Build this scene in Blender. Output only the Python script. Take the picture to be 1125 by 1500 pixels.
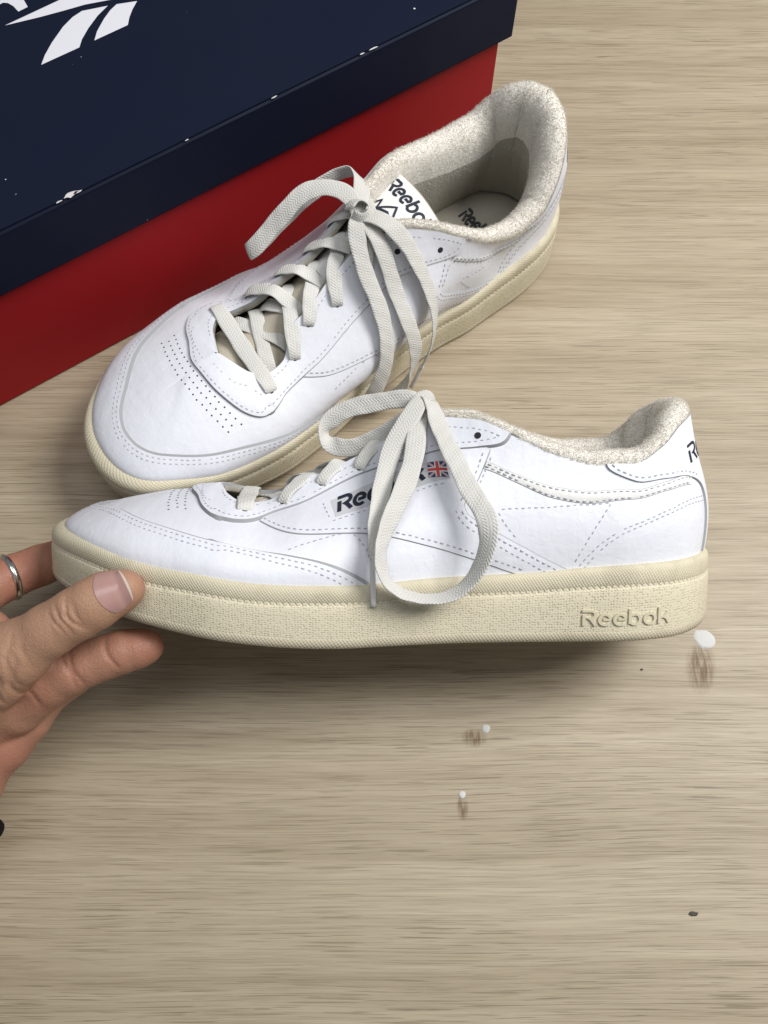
import bpy, bmesh, math, random
import numpy as np
from mathutils import Vector, Matrix
from mathutils.geometry import delaunay_2d_cdt
for o in list(bpy.data.objects): bpy.data.objects.remove(o)
SC = bpy.context.scene
COL = SC.collection
rng = random.Random(7)
nrng = np.random.default_rng(7)
# ---------------------------------------------------------------- camera
PITCH = 68.0; CAM_H = 0.42
cd = bpy.data.cameras.new('camera'); cam = bpy.data.objects.new('camera', cd); COL.objects.link(cam)
cam.location = (0, 0, CAM_H); cam.rotation_euler = (math.radians(90 - PITCH), 0, 0)
cd.sensor_fit = 'VERTICAL'; cd.sensor_height = 36.0; cd.lens = 36.0 * 1210 / 1500
cd.clip_start = 0.01; cd.clip_end = 50
SC.camera = cam
SC.render.resolution_x = 768; SC.render.resolution_y = 1024
# ---------------------------------------------------------------- light: dim room, ceiling panels
w = bpy.data.worlds.new('World'); SC.world = w; w.use_nodes = True
w.node_tree.nodes['Background'].inputs[0].default_value = (0.86, 0.92, 1.0, 1)
w.node_tree.nodes['Background'].inputs[1].default_value = 0.185
def area(name, loc, target, sx, sy, power, col=(1, 1, 1)):
    l = bpy.data.lights.new(name, 'AREA'); l.shape = 'RECTANGLE'; l.size = sx; l.size_y = sy; l.energy = power; l.color = col
    o = bpy.data.objects.new(name, l); COL.objects.link(o); o.location = loc
    o.rotation_euler = (Vector(target) - Vector(loc)).to_track_quat('-Z', 'Y').to_euler()
    return o
area('ceiling_panel', (0.80, 0.36, 1.12), (0.0, 0.12, 0), 0.55, 0.5, 19.5, (1.0, 0.985, 0.965))
area('ceiling_panel', (0.0, 0.30, 2.0), (0, 0.12, 0), 1.2, 0.7, 10.5, (0.96, 0.98, 1.0))
SC.view_settings.view_transform = 'Standard'; SC.view_settings.look = 'None'
SC.view_settings.exposure = 0.0; SC.view_settings.gamma = 1.0; SC.view_settings.use_curve_mapping = False
SC.render.engine = 'CYCLES'
# ---------------------------------------------------------------- shoe surface (pure numpy, millimetres)
def pchip(xk, yk):
    xk = np.asarray(xk, float); yk = np.asarray(yk, float)
    h = np.diff(xk); d = np.diff(yk, axis=0) / (h if yk.ndim == 1 else h[:, None])
    m = np.zeros_like(yk)
    for i in range(1, len(xk) - 1):
        a, b = d[i - 1], d[i]; w1 = 2 * h[i] + h[i - 1]; w2 = h[i] + 2 * h[i - 1]
        with np.errstate(all='ignore'):
            v = (w1 + w2) / (w1 / a + w2 / b)
        m[i] = np.where(a * b > 0, v, 0.0)
    m[0], m[-1] = d[0], d[-1]
    def f(x):
        x = np.clip(np.asarray(x, float), xk[0], xk[-1])
        i = np.clip(np.searchsorted(xk, x, side='right') - 1, 0, len(xk) - 2)
        hh = h[i]; t = (x - xk[i]) / hh
        if yk.ndim == 2: t = t[..., None]; hh = hh[..., None]
        return (yk[i] * (1 + 2 * t) * (1 - t) ** 2 + m[i] * hh * t * (1 - t) ** 2
                + yk[i + 1] * t * t * (3 - 2 * t) + m[i + 1] * hh * t * t * (t - 1))
    return f
def cspline(xk, yk):            # natural cubic spline through points
    xk = np.asarray(xk, float); yk = np.asarray(yk, float); n = len(xk)
    if yk.ndim == 1: g = cspline(xk, yk[:, None]); return lambda x: g(x)[..., 0]
    h = np.diff(xk); A = np.eye(n); B = np.zeros_like(yk)
    for i in range(1, n - 1):
        A[i, i - 1] = h[i - 1]; A[i, i] = 2 * (h[i - 1] + h[i]); A[i, i + 1] = h[i]
        B[i] = 6 * ((yk[i + 1] - yk[i]) / h[i] - (yk[i] - yk[i - 1]) / h[i - 1])
    M = np.linalg.solve(A, B)
    def f(x):
        x = np.clip(np.asarray(x, float), xk[0], xk[-1])
        i = np.clip(np.searchsorted(xk, x, side='right') - 1, 0, n - 2)
        a = (xk[i + 1] - x)[..., None]; b = (x - xk[i])[..., None]; hh = h[i][..., None]
        return (M[i] * a ** 3 + M[i + 1] * b ** 3) / (6 * hh) + (yk[i] / hh - M[i] * hh / 6) * a + (yk[i + 1] / hh - M[i + 1] * hh / 6) * b
    return f
def curve(pts, n=None, step=None):   # smooth resampled curve through points
    P = np.asarray(pts, float); c = np.r_[0, np.cumsum(np.linalg.norm(np.diff(P, axis=0), axis=1) ** 0.7 + 1e-9)]
    f = cspline(c, P); D = f(np.linspace(0, c[-1], 40 * len(P)))
    a = np.r_[0, np.cumsum(np.linalg.norm(np.diff(D, axis=0), axis=1))]
    if n is None: n = max(2, int(round(a[-1] / step)) + 1)
    q = np.linspace(0, a[-1], n)
    return np.stack([np.interp(q, a, D[:, k]) for k in range(P.shape[1])], 1)
# rows from toe tip round to the back of the heel: feather point on the outer and inner side, top edge point, slope there
ROWS = [
 ((5, -7),    (5, -7),     (49, -3, 58.2), 4),
 ((7.5, 7.5),     (7, -20.5),  (51, -3, 58.5), 4),
 ((14, 19.2),   (13.2, -30.3),   (54, -3, 59.0), 4),
 ((25.2, 30.6), (24.4, -37.6), (58, -3, 59.8), 3),
 ((42, 41.5), (42, -45.5), (65, -3, 60.3), 4),
 ((62, 47.5), (62, -48.5), (74, -3, 61.0), 6),
 ((78, 50.5), (78, -49),   (75.5, -4, 61.2), 8),
 ((83, 51),   (83, -48.6), (80.5, -4, 61.6), 10),
 ((90, 51),   (90, -47.6), (87, -3.4, 62.0), 15),
 ((101, 50.5), (101, -46), (98, 0.5, 63.0), 29),
 ((116, 48.8), (116, -43), (116, 9.5, 66.0), 45),
 ((145, 43.5), (145, -37.3), (143, 6.5, 77.5), 52),
 ((165, 40.2), (165, -34.6), (160, 7.5, 87.5), 57),
 ((180, 38.3), (180, -34), (176, 13, 93.5), 62),
 ((195, 37.3), (195, -34.3), (190, 18.5, 93), 66),
 ((208, 36.8), (208, -35.6), (204, 24.5, 88), 70),
 ((222, 36.4), (222, -35.4), (220, 29, 80.5), 74),
 ((240, 36),   (240, -35), (240, 31, 75.5), 76),
 ((256, 35),   (256, -33.8), (255, 30.5, 75.5), 77),
 ((270, 31.5), (270, -30.5), (267, 28, 82), 78),
 ((282, 25),   (282, -24.2), (276, 21.5, 90.5), 80),
 ((292, 14),   (292, -13), (284, 11, 95), 82),
 ((296.5, 0),  (296.5, 0), (287, 0, 96), 84)]
TAU = {1: {7: 0.815, 8: 0.74, 9: 0.79}, -1: {7: 0.79, 8: 0.69, 9: 0.75}}   # the lacing opening cuts the vamp short here
zfeather = pchip([0, 12, 30, 45, 61, 76, 98, 117, 144, 173, 210, 234, 263, 300], [45, 43.5, 40.5, 37, 34, 32, 28.5, 27, 26, 27.5, 29, 31, 32.5, 33])
def zbottom(x):
    x = np.asarray(x, float)
    return 23 * np.clip((140 - x) / 140, 0, 1.03) ** 1.6 + 3 * np.clip((x - 270) / 30, 0, 1.1) ** 2
class Upper:
    def __init__(self, splay=0.0):
        self.k = {}; self.bulge = 6.0 + 17.0 * splay
        for sd in (1, -1):
            F = np.array([r[0] if sd > 0 else r[1] for r in ROWS], float)
            E = np.array([r[2] for r in ROWS], float)
            if sd < 0:
                E = E.copy(); sh_ = np.interp(E[:, 0], [77, 95, 120, 150, 176, 260, 280], [9, 5, 3, 2, 2, 1, 0])
                E[:, 1] = np.where(np.arange(len(E)) <= 8, E[:, 1], -E[:, 1] - np.where(np.arange(len(E)) == 9, 7.5, sh_))
                E[-1, 1] = 0
                # the worn right shoe's inner collar sags and splays outward
                SP = {13: (176, -17, 91.5), 14: (190, -24, 87.5), 15: (204, -31, 79), 16: (220, -36, 68.5), 17: (240, -37.5, 63), 18: (254, -36.5, 66), 19: (265, -32.5, 75), 20: (276, -24, 87), 21: (284, -12, 94)}
                for r_, q_ in SP.items(): E[r_] = E[r_] * (1 - splay) + np.array(q_) * splay
            G = F.copy(); G[:4] = [(1, -7), (4, 8), (12, 20), (24, 31.5)] if sd > 0 else [(1, -7), (3.5, -21), (11, -31), (23, -38.5)]   # parameter along a slightly longer toe
            c = np.r_[0, np.cumsum(np.linalg.norm(np.diff(G, axis=0), axis=1))]; self.len = c[-1]; c /= c[-1]
            self.k[sd] = (pchip(c, E[:, 0]), pchip(c, E[:, 1]), pchip(c, E[:, 2]), pchip(c, [r[3] for r in ROWS]), c, None, pchip(c, [TAU[sd].get(q_, 1.0) for q_ in range(len(ROWS))]))
        # one closed smooth loop for the feather line
        FL = np.array([r[0] for r in ROWS], float); FM = np.array([r[1] for r in ROWS], float)
        loop = np.vstack([FM[3:0:-1], FL, FM[-2:-5:-1]])
        for sd, Fq in ((1, FL), (-1, FM)):
            o = FM if sd > 0 else FL
            P = np.vstack([o[3:0:-1], Fq, o[-2:-5:-1]]); cc = np.r_[0, np.cumsum(np.linalg.norm(np.diff(P, axis=0), axis=1))]
            c0, c1 = cc[3], cc[-4]; pr = (cc - c0) / (c1 - c0); pr[3:3 + len(Fq)] = self.k[sd][4]; f = cspline(pr, P)
            q_ = list(self.k[sd]); q_[5] = f; self.k[sd] = tuple(q_)
    def feather(self, S):
        S = np.asarray(S, float); S = np.where(S > 1, S - 2, S); S = np.where(S < -1, S + 2, S)
        out = np.where((S >= 0)[..., None], self.k[1][5](np.abs(S)), self.k[-1][5](np.abs(S)))
        return np.concatenate([out, zfeather(out[..., 0])[..., None]], -1)
    def edge(self, S):
        S = np.asarray(S, float); S = np.where(S > 1, S - 2, S); S = np.where(S < -1, S + 2, S); a = np.abs(S)
        r = [np.where(S >= 0, self.k[1][i](a), self.k[-1][i](a)) for i in range(4)]
        return np.stack(r[:3], -1), r[3]
    def tau(self, S):
        S = np.asarray(S, float); S = np.where(S > 1, S - 2, S); S = np.where(S < -1, S + 2, S); a = np.abs(S)
        return np.where(S >= 0, self.k[1][6](a), self.k[-1][6](a))
    def centre_S(self, sd, x):
        g = np.linspace(0, 0.3, 400); return float(np.interp(x, self.k[sd][0](g), g))
    def rim(self, S): return self.pos(S, np.ones_like(np.asarray(S, float)))
    def pos(self, S, t):
        S = np.asarray(S, float); t = np.asarray(t, float) * self.tau(S)
        F = self.feather(S); E, be = self.edge(S); b = np.radians(be)
        o = F - E; o[..., 2] = 0; L2 = np.linalg.norm(o, axis=-1, keepdims=True); o = o / L2
        # at the steep heel use the feather normal rather than the short chord
        L = np.linalg.norm(F - E, axis=-1)[..., None]; dz = (E - F)[..., 2:3]
        up = np.array([0, 0, 1.0]); cb = np.cos(b)[..., None]; sb = np.sin(b)[..., None]
        tf = np.clip((np.abs(np.where(S > 1, S - 2, S)) - 0.04) / 0.18, 0, 1)[..., None]; P1 = F + up * dz * (0.30 + 0.20 * tf * tf * (3 - 2 * tf)) + o * (1.0 + 3.0 * (be[..., None] > 40) * np.clip((be[..., None] - 40) / 25, 0, 1)
                  + (self.bulge * (S < 0) * np.exp(-((np.abs(S) - 0.50) / 0.115) ** 2))[..., None])
        P2 = E + (o * cb - up * sb) * np.minimum(L * 0.42, 30) 
        t = t[..., None]; u = 1 - t
        return u ** 3 * F + 3 * u * u * t * P1 + 3 * u * t * t * P2 + t ** 3 * E
    def normal(self, S, t):
        S = np.asarray(S, float); t = np.clip(np.asarray(t, float), 0, 1); e = 2e-3
        t0 = np.clip(t - e, 0, 1); t1 = np.clip(t + e, 0, 1)
        dS = self.pos(S + e, t) - self.pos(S - e, t); dt = self.pos(S, t1) - self.pos(S, t0)
        n = -np.cross(dS, dt); n = n / (np.linalg.norm(n, axis=-1, keepdims=True) + 1e-12)
        cen = (np.abs(S) < 0.305) & (t > 0.985)
        n2 = n.copy(); n2[..., 1] *= 0.02; n2 /= np.linalg.norm(n2, axis=-1, keepdims=True)
        return np.where(cen[..., None], n2, n)
UP_RIGHT = Upper(1.0); UP_LEFT = Upper(0.0); UP = UP_RIGHT
# ---------------------------------------------------------------- mesh and material helpers
def tag(o, label=None, cat=None, group=None, kind=None):
    if label: o['label'] = label
    if cat: o['category'] = cat
    if group: o['group'] = group
    if kind: o['kind'] = kind
    return o
def mesh(name, verts, faces, mat, parent=None, smooth=True, uv=None, scale=0.001, kind=None, mats=None, fmat=None):
    me = bpy.data.meshes.new(name)
    V = np.asarray(verts, float) * scale
    me.from_pydata(V.tolist(), [], (faces.tolist() if isinstance(faces, np.ndarray) else [tuple(f) for f in faces]))
    if mats:
        for m in mats: me.materials.append(m)
        if fmat is not None: me.polygons.foreach_set('material_index', np.asarray(fmat, np.int32))
    else: me.materials.append(mat)
    me.polygons.foreach_set('use_smooth', [bool(smooth)] * len(me.polygons))
    if uv is not None:
        l = me.uv_layers.new(name='UVMap'); li = np.zeros(len(me.loops), np.int32); me.loops.foreach_get('vertex_index', li)
        l.data.foreach_set('uv', np.asarray(uv, np.float32)[li].ravel())
    me.update()
    o = bpy.data.objects.new(name, me); COL.objects.link(o)
    if parent: o.parent = parent
    if kind: o['kind'] = kind
    return o
def empty(name, loc=(0, 0, 0), mat=None):
    o = bpy.data.objects.new(name, None); COL.objects.link(o); o.empty_display_size = 0.02
    if mat is not None: o.matrix_world = mat
    else: o.location = loc
    return o
class NT:
    def __init__(self, name):
        self.m = bpy.data.materials.new(name); self.m.use_nodes = True; self.t = self.m.node_tree
        self.b = self.t.nodes['Principled BSDF']; self._tc = None
    def n(self, typ, **kw):
        nd = self.t.nodes.new(typ)
        for k, v in kw.items():
            if k.startswith('i_'):
                key = k[2:]; key = int(key) if key.isdigit() else key
                if hasattr(v, 'links') or isinstance(v, bpy.types.NodeSocket): self.t.links.new(v, nd.inputs[key])
                else: nd.inputs[key].default_value = v
            else: setattr(nd, k, v)
        return nd
    def link(self, a, b): self.t.links.new(a, b)
    def coord(self, which='Object'):
        if not self._tc: self._tc = self.n('ShaderNodeTexCoord')
        return self._tc.outputs[which]
    def map(self, src, scale=(1, 1, 1), rot=(0, 0, 0), loc=(0, 0, 0)):
        return self.n('ShaderNodeMapping', i_Vector=src, i_Scale=scale, i_Rotation=rot, i_Location=loc).outputs[0]
    def noise(self, vec, scale, detail=4, rough=0.55, dist=0.0):
        return self.n('ShaderNodeTexNoise', i_Vector=vec, i_Scale=scale, i_Detail=detail, i_Roughness=rough, i_Distortion=dist).outputs[0]
    def ramp(self, fac, stops, interp='LINEAR'):
        r = self.n('ShaderNodeValToRGB', i_Fac=fac); r.color_ramp.interpolation = interp
        e = r.color_ramp.elements
        while len(e) < len(stops): e.new(0.5)
        for q, (p, c) in zip(e, stops):
            q.position = p; q.color = (c, c, c, 1) if not hasattr(c, '__len__') else tuple(c) + (1,) * (4 - len(c))
        return r.outputs[0]
    def mix(self, fac, a, b, blend='MIX'):
        nd = self.n('ShaderNodeMix', data_type='RGBA', blend_type=blend)
        for idx, v in ((0, fac), (6, a), (7, b)):
            if isinstance(v, bpy.types.NodeSocket): self.link(v, nd.inputs[idx])
            elif idx == 0: nd.inputs[0].default_value = v
            else: nd.inputs[idx].default_value = tuple(v) + (1,) * (4 - len(v))
        return nd.outputs[2]
    def math(self, op, a, b=0.0, c=0.0):
        nd = self.n('ShaderNodeMath', operation=op)
        for i, v in enumerate((a, b, c)):
            if isinstance(v, bpy.types.NodeSocket): self.link(v, nd.inputs[i])
            else: nd.inputs[i].default_value = v
        return nd.outputs[0]
    def bump(self, h, strength=0.3, dist=0.001, prev=None):
        nd = self.n('ShaderNodeBump', i_Height=h, i_Strength=strength, i_Distance=dist)
        if prev is not None: self.link(prev, nd.inputs['Normal'])
        return nd.outputs[0]
    def out(self, color=None, rough=None, normal=None, spec=None, **kw):
        for k, v in (('Base Color', color), ('Roughness', rough), ('Normal', normal), ('Specular IOR Level', spec)):
            if v is None: continue
            if isinstance(v, bpy.types.NodeSocket): self.link(v, self.b.inputs[k])
            else: self.b.inputs[k].default_value = (tuple(v) + (1,)) if k == 'Base Color' else v
        for k, v in kw.items(): self.b.inputs[k.replace('_', ' ')].default_value = v
        return self.m
def mat_leather(name, col=(0.775, 0.785, 0.84), grain=1.0, dirt=0.12):
    k = NT(name); o = k.coord()
    fine = k.noise(o, 1700, 3, 0.6); crease = k.noise(k.map(o, (1, 1.6, 1.6)), 130, 5, 0.6, 0.4); big = k.noise(o, 28, 4, 0.5)
    wr = k.noise(k.map(o, (2.2, 0.7, 0.7)), 75, 5, 0.6, 0.3); nb = k.bump(big, 0.32, 0.004); nb = k.bump(wr, 0.13 * grain, 0.002, nb); nb = k.bump(crease, 0.24 * grain, 0.0012, nb); nb = k.bump(fine, 0.12 * grain, 0.0003, nb)
    d = k.ramp(k.noise(o, 45, 6, 0.65), [(0.48, 0), (0.78, 1)])
    c = k.mix(k.math('MULTIPLY', d, dirt), col, (0.60, 0.58, 0.53))
    r = k.ramp(k.noise(o, 70, 4), [(0.3, 0.36), (0.7, 0.52)])
    return k.out(c, r, nb, 0.45)
def mat_plain(name, col, rough=0.5, spec=0.4, var=0.1, scale=60, bump=0.1, bscale=500, bd=0.0004):
    k = NT(name); o = k.coord()
    c = k.mix(k.math('MULTIPLY', k.noise(o, scale, 5), var * 2), col, tuple(x * 0.6 for x in col))
    return k.out(c, rough, k.bump(k.noise(o, bscale, 4), bump, bd), spec)
def mat_rubber(name, col, mode):
    k = NT(name); uv = k.coord('UV'); o = k.coord()
    if mode == 'pebble':
        m = k.map(uv, (0.84, 1.08, 1)); nz = k.n('ShaderNodeTexNoise', i_Vector=uv, i_Scale=0.10, i_Detail=2)
        wv = k.n('ShaderNodeVectorMath', operation='MULTIPLY_ADD'); k.link(nz.outputs['Color'], wv.inputs[0]); wv.inputs[1].default_value = (0.6, 0.9, 0); k.link(m, wv.inputs[2])
        v = k.n('ShaderNodeTexVoronoi', i_Vector=wv.outputs[0], i_Scale=1.0, i_Randomness=0.42); v.feature = 'F1'
        h = k.ramp(v.outputs['Distance'], [(0.10, 0), (0.46, 1)]); hh = 0.0003; st = 0.6
    else:
        sc = 1.0 if mode == 'dots' else 0.85
        v = k.n('ShaderNodeTexVoronoi', i_Vector=k.map(uv, (0.95 * sc, 0.95 * sc, 1), (0, 0, 0.6)), i_Scale=1.0, i_Randomness=0.08); v.feature = 'F1'
        h = k.ramp(v.outputs['Distance'], [(0.1, 1), (0.55, 0)]); hh = 0.0004; st = 0.5
    nb = k.bump(h, st, hh); nb = k.bump(k.noise(o, 120, 4), 0.15, 0.001, nb)
    dirt = k.ramp(k.noise(o, 38, 6, 0.68), [(0.5, 0), (0.75, 1)])
    # darker brown in the low parts of the pattern, more in dirty patches
    g = k.math('MULTIPLY', k.math('SUBTRACT', 1.0, h), k.math('MULTIPLY_ADD', dirt, 0.45, 0.30 if mode == 'pebble' else 0.10))
    c = k.mix(g, col, (0.20, 0.16, 0.10)); c = k.mix(k.math('MULTIPLY', dirt, 0.14), c, (0.36, 0.31, 0.21))
    return k.out(c, 0.55, nb, 0.35)
def mat_lace(name, col=(0.65, 0.64, 0.605)):
    k = NT(name); uv = k.coord('UV'); sx = k.n('ShaderNodeSeparateXYZ', i_Vector=uv); u, v = sx.outputs[0], sx.outputs[1]
    # herringbone weave: v in -1..1 across the width, u along in mm
    av = k.math('ABSOLUTE', k.math('SUBTRACT', k.math('FRACT', k.math('MULTIPLY', v, 1.0)), 0.5))
    ph = k.math('ADD', k.math('MULTIPLY', u, 4.4), k.math('MULTIPLY', av, 14.0))
    h = k.math('MULTIPLY_ADD', k.math('SINE', ph), 0.5, 0.5)
    h2 = k.math('MULTIPLY_ADD', k.math('SINE', k.math('MULTIPLY', v, 18.0)), 0.5, 0.5)
    hh = k.math('ADD', k.math('MULTIPLY', h, 0.7), k.math('MULTIPLY', h2, 0.3))
    nb = k.bump(hh, 0.5, 0.0004); o = k.coord(); nb = k.bump(k.noise(o, 1500, 3), 0.3, 0.0004, nb)
    d = k.ramp(k.noise(o, 60, 5, 0.6), [(0.4, 0), (0.8, 1)])
    c = k.mix(k.math('MULTIPLY', k.math('SUBTRACT', 1.0, hh), 0.26), col, (0.42, 0.40, 0.36)); c = k.mix(k.math('MULTIPLY', d, 0.22), c, (0.42, 0.40, 0.34))
    return k.out(c, 0.85, nb, 0.15)
def mat_terry(name, col=(0.80, 0.765, 0.70)):
    k = NT(name); o = k.coord()
    h = k.n('ShaderNodeTexVoronoi', i_Vector=o, i_Scale=1100.0, i_Randomness=1.0).outputs['Distance']
    n2 = k.noise(o, 380, 4, 0.7)
    nb = k.bump(k.math('ADD', h, n2), 0.4, 0.0005)
    d = k.ramp(k.noise(o, 42, 6, 0.7), [(0.42, 0), (0.75, 1)])
    c = k.mix(k.math('MULTIPLY', d, 0.25), col, (0.50, 0.46, 0.38))
    c = k.mix(k.math('MULTIPLY', k.ramp(k.noise(o, 210, 2), [(0.75, 0), (0.78, 1)]), 0.2), c, (0.12, 0.11, 0.10))
    return k.out(c, 0.95, nb, 0.1)
M = {}
M['leather'] = mat_leather('white_leather')
M['leather2'] = mat_leather('white_leather_panel', (0.77, 0.78, 0.835), 0.8, 0.09)
M['leather_old'] = mat_leather('yellowed_leather', (0.74, 0.73, 0.71), 1.2, 0.25)
M['cut'] = mat_plain('cut_leather_edge', (0.36, 0.37, 0.38), 0.8, 0.2)
M['thread'] = mat_plain('stitch_thread', (0.42, 0.43, 0.48), 0.8, 0.2)
M['hole'] = mat_plain('punched_hole', (0.035, 0.035, 0.04), 0.9, 0.1)
M['rub_lip'] = mat_rubber('cream_rubber_lip', (0.67, 0.61, 0.45), 'dots')
M['rub_side'] = mat_rubber('cream_rubber_pebbled', (0.67, 0.61, 0.45), 'pebble')
M['rub_edge'] = mat_rubber('cream_rubber_tread_edge', (0.56, 0.50, 0.37), 'dots2')
M['rub_plain'] = mat_plain('cream_rubber_plain', (0.64, 0.585, 0.43), 0.6, 0.3)
M['welt'] = mat_plain('welt_thread', (0.74, 0.69, 0.55), 0.5, 0.5)
M['lace'] = mat_lace('woven_lace')
M['lace_clean'] = mat_lace('woven_lace_clean', (0.74, 0.73, 0.69))
M['terry'] = mat_terry('terry_cloth')
def mat_pile(name, col):
    m = bpy.data.materials.new(name); m.use_nodes = True; t = m.node_tree; t.nodes.clear()
    ou = t.nodes.new('ShaderNodeOutputMaterial'); mx = t.nodes.new('ShaderNodeMixShader'); d = t.nodes.new('ShaderNodeBsdfDiffuse'); tr = t.nodes.new('ShaderNodeBsdfTranslucent')
    d.inputs[0].default_value = tuple(col) + (1,); tr.inputs[0].default_value = tuple(col) + (1,); mx.inputs[0].default_value = 0.5
    t.links.new(d.outputs[0], mx.inputs[1]); t.links.new(tr.outputs[0], mx.inputs[2]); t.links.new(mx.outputs[0], ou.inputs[0]); return m
M['pile'] = mat_pile('terry_loops', (0.80, 0.77, 0.71))
M['lining'] = mat_terry('shaded_lining_cloth', (0.42, 0.395, 0.34))  # grey lining, its colour darkened further to hold the shade inside the shoe
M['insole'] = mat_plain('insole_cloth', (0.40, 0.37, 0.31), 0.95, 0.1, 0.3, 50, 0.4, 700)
M['navy_print'] = mat_plain('navy_print', (0.018, 0.023, 0.04), 0.6, 0.3, 0.05)
M['plastic'] = mat_plain('aglet_plastic', (0.72, 0.72, 0.71), 0.25, 0.5, 0.03)
M['foam'] = mat_plain('yellow_foam', (0.52, 0.40, 0.10), 0.95, 0.1, 0.3)
# ---------------------------------------------------------------- table
k = NT('wood_laminate'); o = k.coord()
wv = k.n('ShaderNodeVectorMath', operation='MULTIPLY_ADD'); wn = k.n('ShaderNodeTexNoise', i_Vector=k.map(o, (3, 5, 1)), i_Scale=1.0, i_Detail=2)
k.link(wn.outputs['Color'], wv.inputs[0]); wv.inputs[1].default_value = (0.0, 0.012, 0); k.link(o, wv.inputs[2]); ow = wv.outputs[0]
b0 = k.noise(k.map(ow, (1.2, 26, 1)), 1.0, 3, 0.5); b1 = k.noise(k.map(ow, (5, 150, 1)), 1.0, 4, 0.6, 0.15)
b2 = k.noise(k.map(ow, (20, 950, 1)), 1.0, 4, 0.65, 0.2); b3 = k.noise(k.map(ow, (28, 1500, 1), loc=(3.1, 7.7, 0)), 1.0, 2, 0.5, 0.1); b4 = k.noise(k.map(ow, (14, 900, 1), loc=(9.1, 1.7, 0)), 1.0, 2, 0.5)
base = k.ramp(k.math('MULTIPLY_ADD', b1, 0.5, k.math('MULTIPLY', b0, 0.5)), [(0.33, (0.310, 0.250, 0.166)), (0.5, (0.400, 0.332, 0.234)), (0.66, (0.480, 0.408, 0.300))])
fine = k.ramp(b2, [(0.30, (0.74, 0.72, 0.69)), (0.46, (0.94, 0.93, 0.92)), (0.66, (1.05, 1.05, 1.04))])
c = k.mix(1.0, base, fine, 'MULTIPLY')
dens_ = k.ramp(k.noise(k.map(ow, (4, 40, 1), loc=(1, 2, 0)), 1.0, 3), [(0.35, 0.25), (0.6, 1.0)])
pores = k.math('MULTIPLY', k.ramp(b3, [(0.385, 1.0), (0.415, 0.0)]), dens_)
c = k.mix(k.math('MULTIPLY', pores, 0.6), c, (0.135, 0.100, 0.060))
c = k.mix(k.math('MULTIPLY', k.ramp(b4, [(0.335, 1.0), (0.36, 0.0)]), 0.3), c, (0.15, 0.11, 0.068))
nb = k.bump(b2, 0.22, 0.0005); nb = k.bump(b3, 0.25, 0.0003, nb)
M['wood'] = k.out(c, k.ramp(b2, [(0.3, 0.55), (0.7, 0.42)]), nb, 0.33)
bm = bmesh.new(); bmesh.ops.create_cube(bm, size=1.0)
for v in bm.verts: v.co = Vector((v.co.x * 2.4, v.co.y * 1.5 + 0.35, v.co.z * 0.03 - 0.015))
bmesh.ops.bevel(bm, geom=list(bm.edges), offset=0.003, segments=2, affect='EDGES')
me = bpy.data.meshes.new('table_top'); bm.to_mesh(me); bm.free(); me.materials.append(M['wood'])
tt = bpy.data.objects.new('table_top', me); COL.objects.link(tt); tag(tt, kind='structure')
# ---------------------------------------------------------------- shoe box
def wear(name, col, wearcol=(0.75, 0.74, 0.72), rough=0.5):
    # attribute 'wear' is 1 on folded edges: rubbed cardboard shows there
    k = NT(name); o = k.coord(); a = k.n('ShaderNodeAttribute', attribute_name='wear').outputs['Fac']
    e = k.math('MULTIPLY', k.ramp(a, [(0.45, 0), (0.95, 1)]), k.ramp(k.noise(o, 330, 4, 0.7), [(0.46, 0), (0.56, 1)]))
    specks = k.ramp(k.noise(o, 330, 2, 0.4), [(0.80, 0), (0.83, 1)])
    c = k.mix(k.math('MULTIPLY', k.noise(o, 14, 4), 0.35), col, tuple(x * 0.75 + 0.004 for x in col))
    c = k.mix(k.math('MAXIMUM', k.math('MULTIPLY', e, 0.85), k.math('MULTIPLY', specks, 0.3)), c, wearcol)
    return k.out(c, k.ramp(k.noise(o, 25, 4), [(0.3, rough), (0.7, rough + 0.15)]), k.bump(k.noise(o, 60, 3), 0.08, 0.001), 0.14)
M['navy'] = wear('navy_card', (0.0050, 0.0085, 0.024)); M['red'] = wear('red_card', (0.33, 0.012, 0.016), (0.4, 0.05, 0.04), 0.4)
M['logo_white'] = mat_plain('white_print', (0.74, 0.73, 0.78), 0.45, 0.3, 0.04)
BOX_ANG = 34.48; BOX_L = 0.362; BOX_W = 0.215; LID_Z0 = 0.0793; LID_Z1 = 0.1155
bd = np.array([math.cos(math.radians(BOX_ANG)), math.sin(math.radians(BOX_ANG))]); bn = np.array([bd[1], -bd[0]])
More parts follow.
